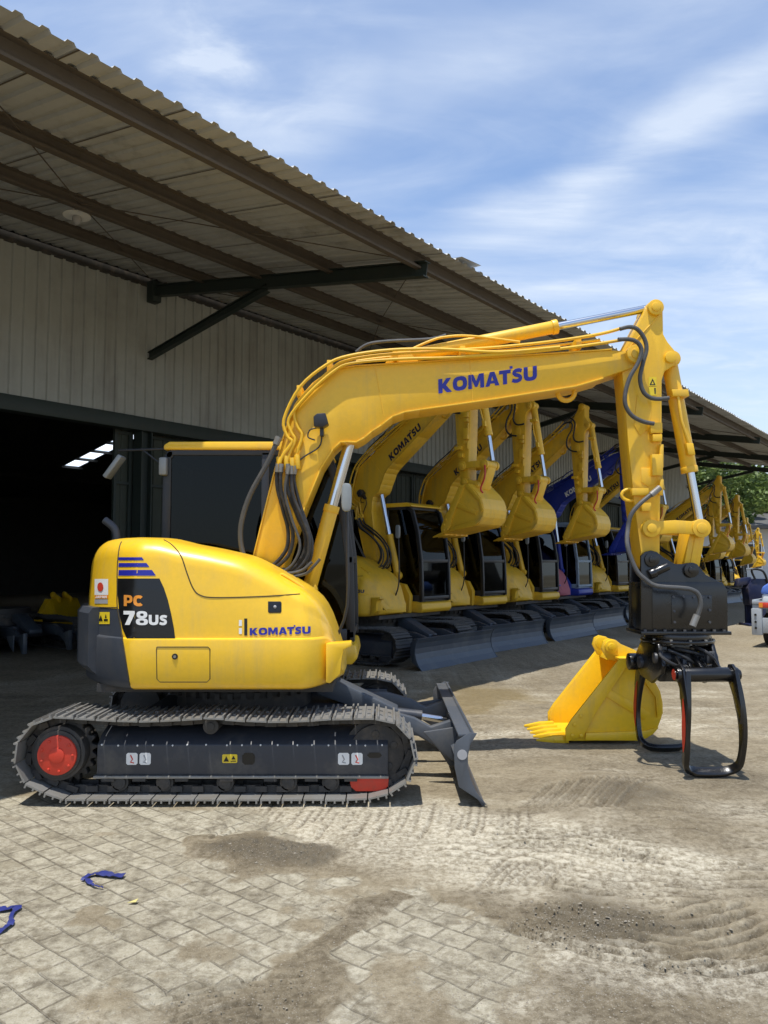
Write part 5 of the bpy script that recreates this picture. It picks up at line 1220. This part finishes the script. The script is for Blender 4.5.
h2 = N(nt,'ShaderNodeMath', operation='MULTIPLY_ADD'); hb2 = N(nt,'ShaderNodeMath', operation='MULTIPLY'); iv = N(nt,'ShaderNodeMath', operation='SUBTRACT'); iv.inputs[0].default_value = 1.1; nt.links.new(dust.outputs[0], iv.inputs[1]); nt.links.new(hb1.outputs[0], hb2.inputs[0]); nt.links.new(iv.outputs[0], hb2.inputs[1]); nt.links.new(hb2.outputs[0], h2.inputs[0]); h2.inputs[1].default_value = -.7; nt.links.new(nb_.outputs[0], h2.inputs[2])
h3 = N(nt,'ShaderNodeMath', operation='MULTIPLY_ADD'); nt.links.new(nc.outputs[0], h3.inputs[0]); h3.inputs[1].default_value = .40; nt.links.new(h2.outputs[0], h3.inputs[2])
bump(nt, b, h3.outputs[0], 0.85, .016)
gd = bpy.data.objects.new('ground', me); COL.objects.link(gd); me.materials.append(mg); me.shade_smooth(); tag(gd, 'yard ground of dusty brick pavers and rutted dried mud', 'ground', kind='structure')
def gheight(x, y):
    i = int(np.clip(np.searchsorted(GX,x),0,nx-1)); j = int(np.clip(np.searchsorted(GY,y),0,ny-1)); return float(H[j,i])
# crumbs of dirt and grit
vs = []; fs = []
def crumb(x, y, r):
    z = gheight(x,y); b = len(vs); o = [(1,0,0),(0,1,0),(-1,0,0),(0,-1,0),(0,0,.8),(0,0,-.6),(.6,.6,.4),(-.6,-.5,.45)]
    rz = rnd.uniform(0,6.28)
    for k, (a, c, d) in enumerate(o[:6]):
        j = rnd.uniform(.6,1.2)*r; vs.append((x+(a*math.cos(rz)-c*math.sin(rz))*j, y+(a*math.sin(rz)+c*math.cos(rz))*j, z+r*.05+d*j*.6))
    fs.extend([(b,b+1,b+4),(b+1,b+2,b+4),(b+2,b+3,b+4),(b+3,b,b+4),(b+1,b,b+5),(b+2,b+1,b+5),(b+3,b+2,b+5),(b,b+3,b+5)])
for (px, py, sx, sy, n, r0) in ((262,854,26,7,600,.0055),(590,925,60,12,900,.0065),(600,922,55,9,60,.014),(262,854,26,6,40,.011),(640,985,110,14,2200,.0055),(560,975,60,25,500,.005),(620,795,45,10,300,.006),(420,990,90,25,350,.004),(300,930,60,30,150,.004),(260,1000,60,15,400,.005)):
    for k in range(n):
        g = gnd(rnd.gauss(px,sx), min(1060,max(700,rnd.gauss(py,sy)))); crumb(g.x, g.y, r0*rnd.uniform(.25,1.0)**1.5)
for k in range(1500):
    g = gnd(rnd.uniform(0,800), 700+330*rnd.random()**.7); crumb(g.x, g.y, rnd.uniform(.002,.007))
me = bpy.data.meshes.new('loose_dirt'); me.from_pydata(vs, [], fs); o = link('loose_dirt', me, paint('dirt_crumbs', (.24,.21,.16), .95, (.45,.42,.35), .8, scale=9), None, 20)
tag(o, 'loose crumbs of dried mud and grit scattered over the yard', 'dirt', kind='stuff')
# scraps of blue plastic and a yellow leaf
m_scrap = paint('blue_plastic', (.02,.03,.17), .5, (.1,.1,.12), .3, scale=20)
def scrap(name, pts, wid, label, cat, grp, mat):
    P = catmull([gnd(*p) for p in pts], 4); cs = P[len(P)//2].copy(); mb = MB(); m_ = len(P); pp = []; nn = []
    for i, p in enumerate(P): z = gheight(p.x,p.y)+.010+.008*abs(math.sin(i*1.3)); pp.append(Vector((p.x,p.y,z))-Vector((cs.x,cs.y,0))); nn.append((.25*math.sin(i*.9),.2*math.cos(i),1))
    mb.sweep_rect(pp, nn, [w for w in (wid if isinstance(wid,list) else [wid]*m_)][:m_] if not isinstance(wid,list) else [wid[min(len(wid)-1,int(i*len(wid)/m_))] for i in range(m_)], .0025)
    o = mb.build(name, mat, None); o.location = (cs.x,cs.y,0); tag(o, label, cat, grp); return o
scrap('plastic_scrap', [(82,881),(90,876),(100,874.5),(112,876),(124,877)], [.02,.035,.05,.05,.045], 'crumpled dark blue plastic strip lying on the pavers, the complete one', 'scrap', 'blue plastic scraps', m_scrap)
scrap('plastic_scrap', [(87,880),(90,884),(95,887),(103,888.5)], [.03,.015,.008], 'thin curled blue shred beside the complete blue plastic strip', 'scrap', 'blue plastic scraps', m_scrap)
scrap('plastic_scrap', [(-6,911),(5,911),(17,908.5),(11,918),(11,925),(3,931),(-8,937)], [.04,.045,.02,.03,.04], 'dark blue plastic scrap cut by the left edge of the photo', 'scrap', 'blue plastic scraps', m_scrap)
g = gnd(133,903); mb = MB(); mb.add([(-.025,-.01,.012),(.018,-.012,.016),(.022,.016,.022),(.0,.02,.012),(-.025,-.01,.010),(.018,-.012,.014),(.022,.016,.020),(.0,.02,.010)], [(0,1,2,3),(7,6,5,4),(0,4,5,1),(1,5,6,2),(2,6,7,3),(3,7,4,0)])
o = mb.build('fallen_leaf', paint('dry_leaf', (.55,.48,.18), .7)); o.location = (g.x,g.y,gheight(g.x,g.y)); tag(o, 'tiny yellow leaf lying on the pavers', 'leaf')

# ================================================================== sky, sun, camera
LD = Vector((.10,.205,-1)).normalized(); el = math.asin(-LD.z); az = math.atan2(-LD.x, -LD.y)
w = bpy.data.worlds.new('World'); sc.world = w; w.use_nodes = True; nt = w.node_tree; bg = nt.nodes['Background']
sk = N(nt,'ShaderNodeTexSky', sky_type='NISHITA'); sk.sun_disc = False; sk.sun_elevation = el; sk.sun_rotation = az; sk.air_density = 1.0; sk.dust_density = .6; sk.ozone_density = 2.0
tc = N(nt,'ShaderNodeTexCoord'); sx = N(nt,'ShaderNodeSeparateXYZ'); nt.links.new(tc.outputs['Generated'], sx.inputs[0])
def wm(op, a, b_=None, clamp=False):
    m = N(nt,'ShaderNodeMath', operation=op); m.use_clamp = clamp
    for i, v in enumerate((a, b_)):
        if v is None: continue
        if isinstance(v, (int,float)): m.inputs[i].default_value = v
        else: nt.links.new(v, m.inputs[i])
    return m.outputs[0]
den = wm('ADD', wm('MAXIMUM', sx.outputs[2], 0.0), .12)
cb = N(nt,'ShaderNodeCombineXYZ'); nt.links.new(wm('DIVIDE', sx.outputs[0], den), cb.inputs[0]); nt.links.new(wm('DIVIDE', sx.outputs[1], den), cb.inputs[1])
def cloud(scale, rot, st, p0, p1, detail=7, dist=.6, seed=0):
    mp = N(nt,'ShaderNodeMapping'); mp.inputs['Rotation'].default_value = (0,0,R(rot)); mp.inputs['Scale'].default_value = st; mp.inputs['Location'].default_value = (seed,seed*.7,0); nt.links.new(cb.outputs[0], mp.inputs[0])
    no = N(nt,'ShaderNodeTexNoise'); no.inputs['Scale'].default_value = scale; no.inputs['Detail'].default_value = detail; no.inputs['Roughness'].default_value = .58; no.inputs['Distortion'].default_value = dist; nt.links.new(mp.outputs[0], no.inputs[0])
    r = ramp(nt, no.outputs[0], p0, p1); r.color_ramp.interpolation = 'EASE'; return r.outputs[0]
c1 = cloud(.9, 38, (.5,1.3,1), .42, .85, 6, .9, 3.1); c2 = cloud(2.8, 30, (.35,1.3,1), .40, .85, 10, 1.2, 1.7)
cl = wm('ADD', wm('MULTIPLY', c1, .62), wm('MULTIPLY', c2, .42), True)
def blob(px, py, width, amt):       # a wisp around one bearing of the sky
    d = ray(px,py).normalized(); vm = N(nt,'ShaderNodeVectorMath', operation='DOT_PRODUCT'); nt.links.new(tc.outputs['Generated'], vm.inputs[0]); vm.inputs[1].default_value = tuple(d)
    mr = N(nt,'ShaderNodeMapRange', interpolation_type='SMOOTHSTEP'); nt.links.new(vm.outputs['Value'], mr.inputs[0]); mr.inputs[1].default_value = math.cos(R(width)); mr.inputs[2].default_value = 1.0; mr.inputs[4].default_value = amt; return mr.outputs[0]
def band(a, b, wdt, amt):           # a long cirrus streak along a great circle
    n_ = ray(*a).cross(ray(*b)).normalized(); vm = N(nt,'ShaderNodeVectorMath', operation='DOT_PRODUCT'); nt.links.new(tc.outputs['Generated'], vm.inputs[0]); vm.inputs[1].default_value = tuple(n_)
    wob = N(nt,'ShaderNodeMath', operation='MULTIPLY_ADD'); nt.links.new(cloud(2.2, 0, (1,1,1), .2, .8, 5, .5, 6.6), wob.inputs[0]); wob.inputs[1].default_value = .03; nt.links.new(vm.outputs['Value'], wob.inputs[2])
    ab = wm('ABSOLUTE', wm('SUBTRACT', wob.outputs[0], .015)); mr = N(nt,'ShaderNodeMapRange', interpolation_type='SMOOTHSTEP'); nt.links.new(ab, mr.inputs[0]); mr.inputs[1].default_value = wdt; mr.inputs[2].default_value = 0; mr.inputs[4].default_value = amt*.85; return mr.outputs[0]
f2 = cloud(2.4, 20, (.8,1,1), .36, .66, 9, 1.2, 9.3); f3 = cloud(4.5, 30, (.6,1,1), .30, .70, 9, 1.0, 2.3)
bl = wm('MULTIPLY', wm('ADD', blob(205,35,5,.8), wm('ADD', blob(270,70,8,.55), wm('ADD', blob(700,350,15,.7), blob(640,140,14,.0)))), wm('MULTIPLY', f2, f3))
f4 = cloud(1.5, 33, (.35,1.6,1), .30, .72, 10, .8, 4.4)
st_ = wm('MULTIPLY', wm('ADD', wm('MULTIPLY', band((430,275),(768,75),.06,.85), blob(600,170,22,1.8)), wm('MULTIPLY', wm('ADD', band((380,330),(768,215),.09,.6), band((400,90),(768,-60),.07,.45)), blob(640,230,32,1.5))), f4, True)
cl = wm('ADD', wm('ADD', cl, bl, True), st_, True)
hz = N(nt,'ShaderNodeMapRange', interpolation_type='SMOOTHSTEP'); nt.links.new(sx.outputs[2], hz.inputs[0]); hz.inputs[1].default_value = .55; hz.inputs[2].default_value = -.05; hz.inputs[3].default_value = .08; hz.inputs[4].default_value = .86
cl = wm('ADD', wm('MULTIPLY', cl, .80), wm('MULTIPLY', hz.outputs[0], wm('SUBTRACT', 1.0, wm('MULTIPLY', cl, .7))), True); cl = wm('MULTIPLY', cl, .88)
skt = mixc(nt, 1.0, sk.outputs[0], (.90,1.04,1.17), 'MULTIPLY')
mx = mixc(nt, cl, skt, (5.0,5.5,6.2))
nt.links.new(mx, bg.inputs[0]); bg.inputs[1].default_value = .15
sd = bpy.data.lights.new('sun', 'SUN'); sd.energy = 4.3; sd.angle = R(.5); sd.color = (1,.96,.89); so = bpy.data.objects.new('sun', sd); COL.objects.link(so); so.rotation_euler = LD.to_track_quat('-Z','Y').to_euler(); so.location = (0,0,20)
cd = bpy.data.cameras.new('camera'); cam = bpy.data.objects.new('camera', cd); COL.objects.link(cam); cam.location = (0,0,CAMZ); cam.rotation_euler = (R(90)+PITCH,0,0)
cd.sensor_fit = 'VERTICAL'; cd.sensor_height = 24; cd.lens = 24*F/1024; cd.clip_end = 2000; cd.clip_start = .05; sc.camera = cam
sc.view_settings.view_transform = 'Standard'; sc.view_settings.look = 'None'; sc.view_settings.gamma = 1; sc.view_settings.exposure = .22
sc.cycles.max_bounces = 6; sc.cycles.transparent_max_bounces = 12
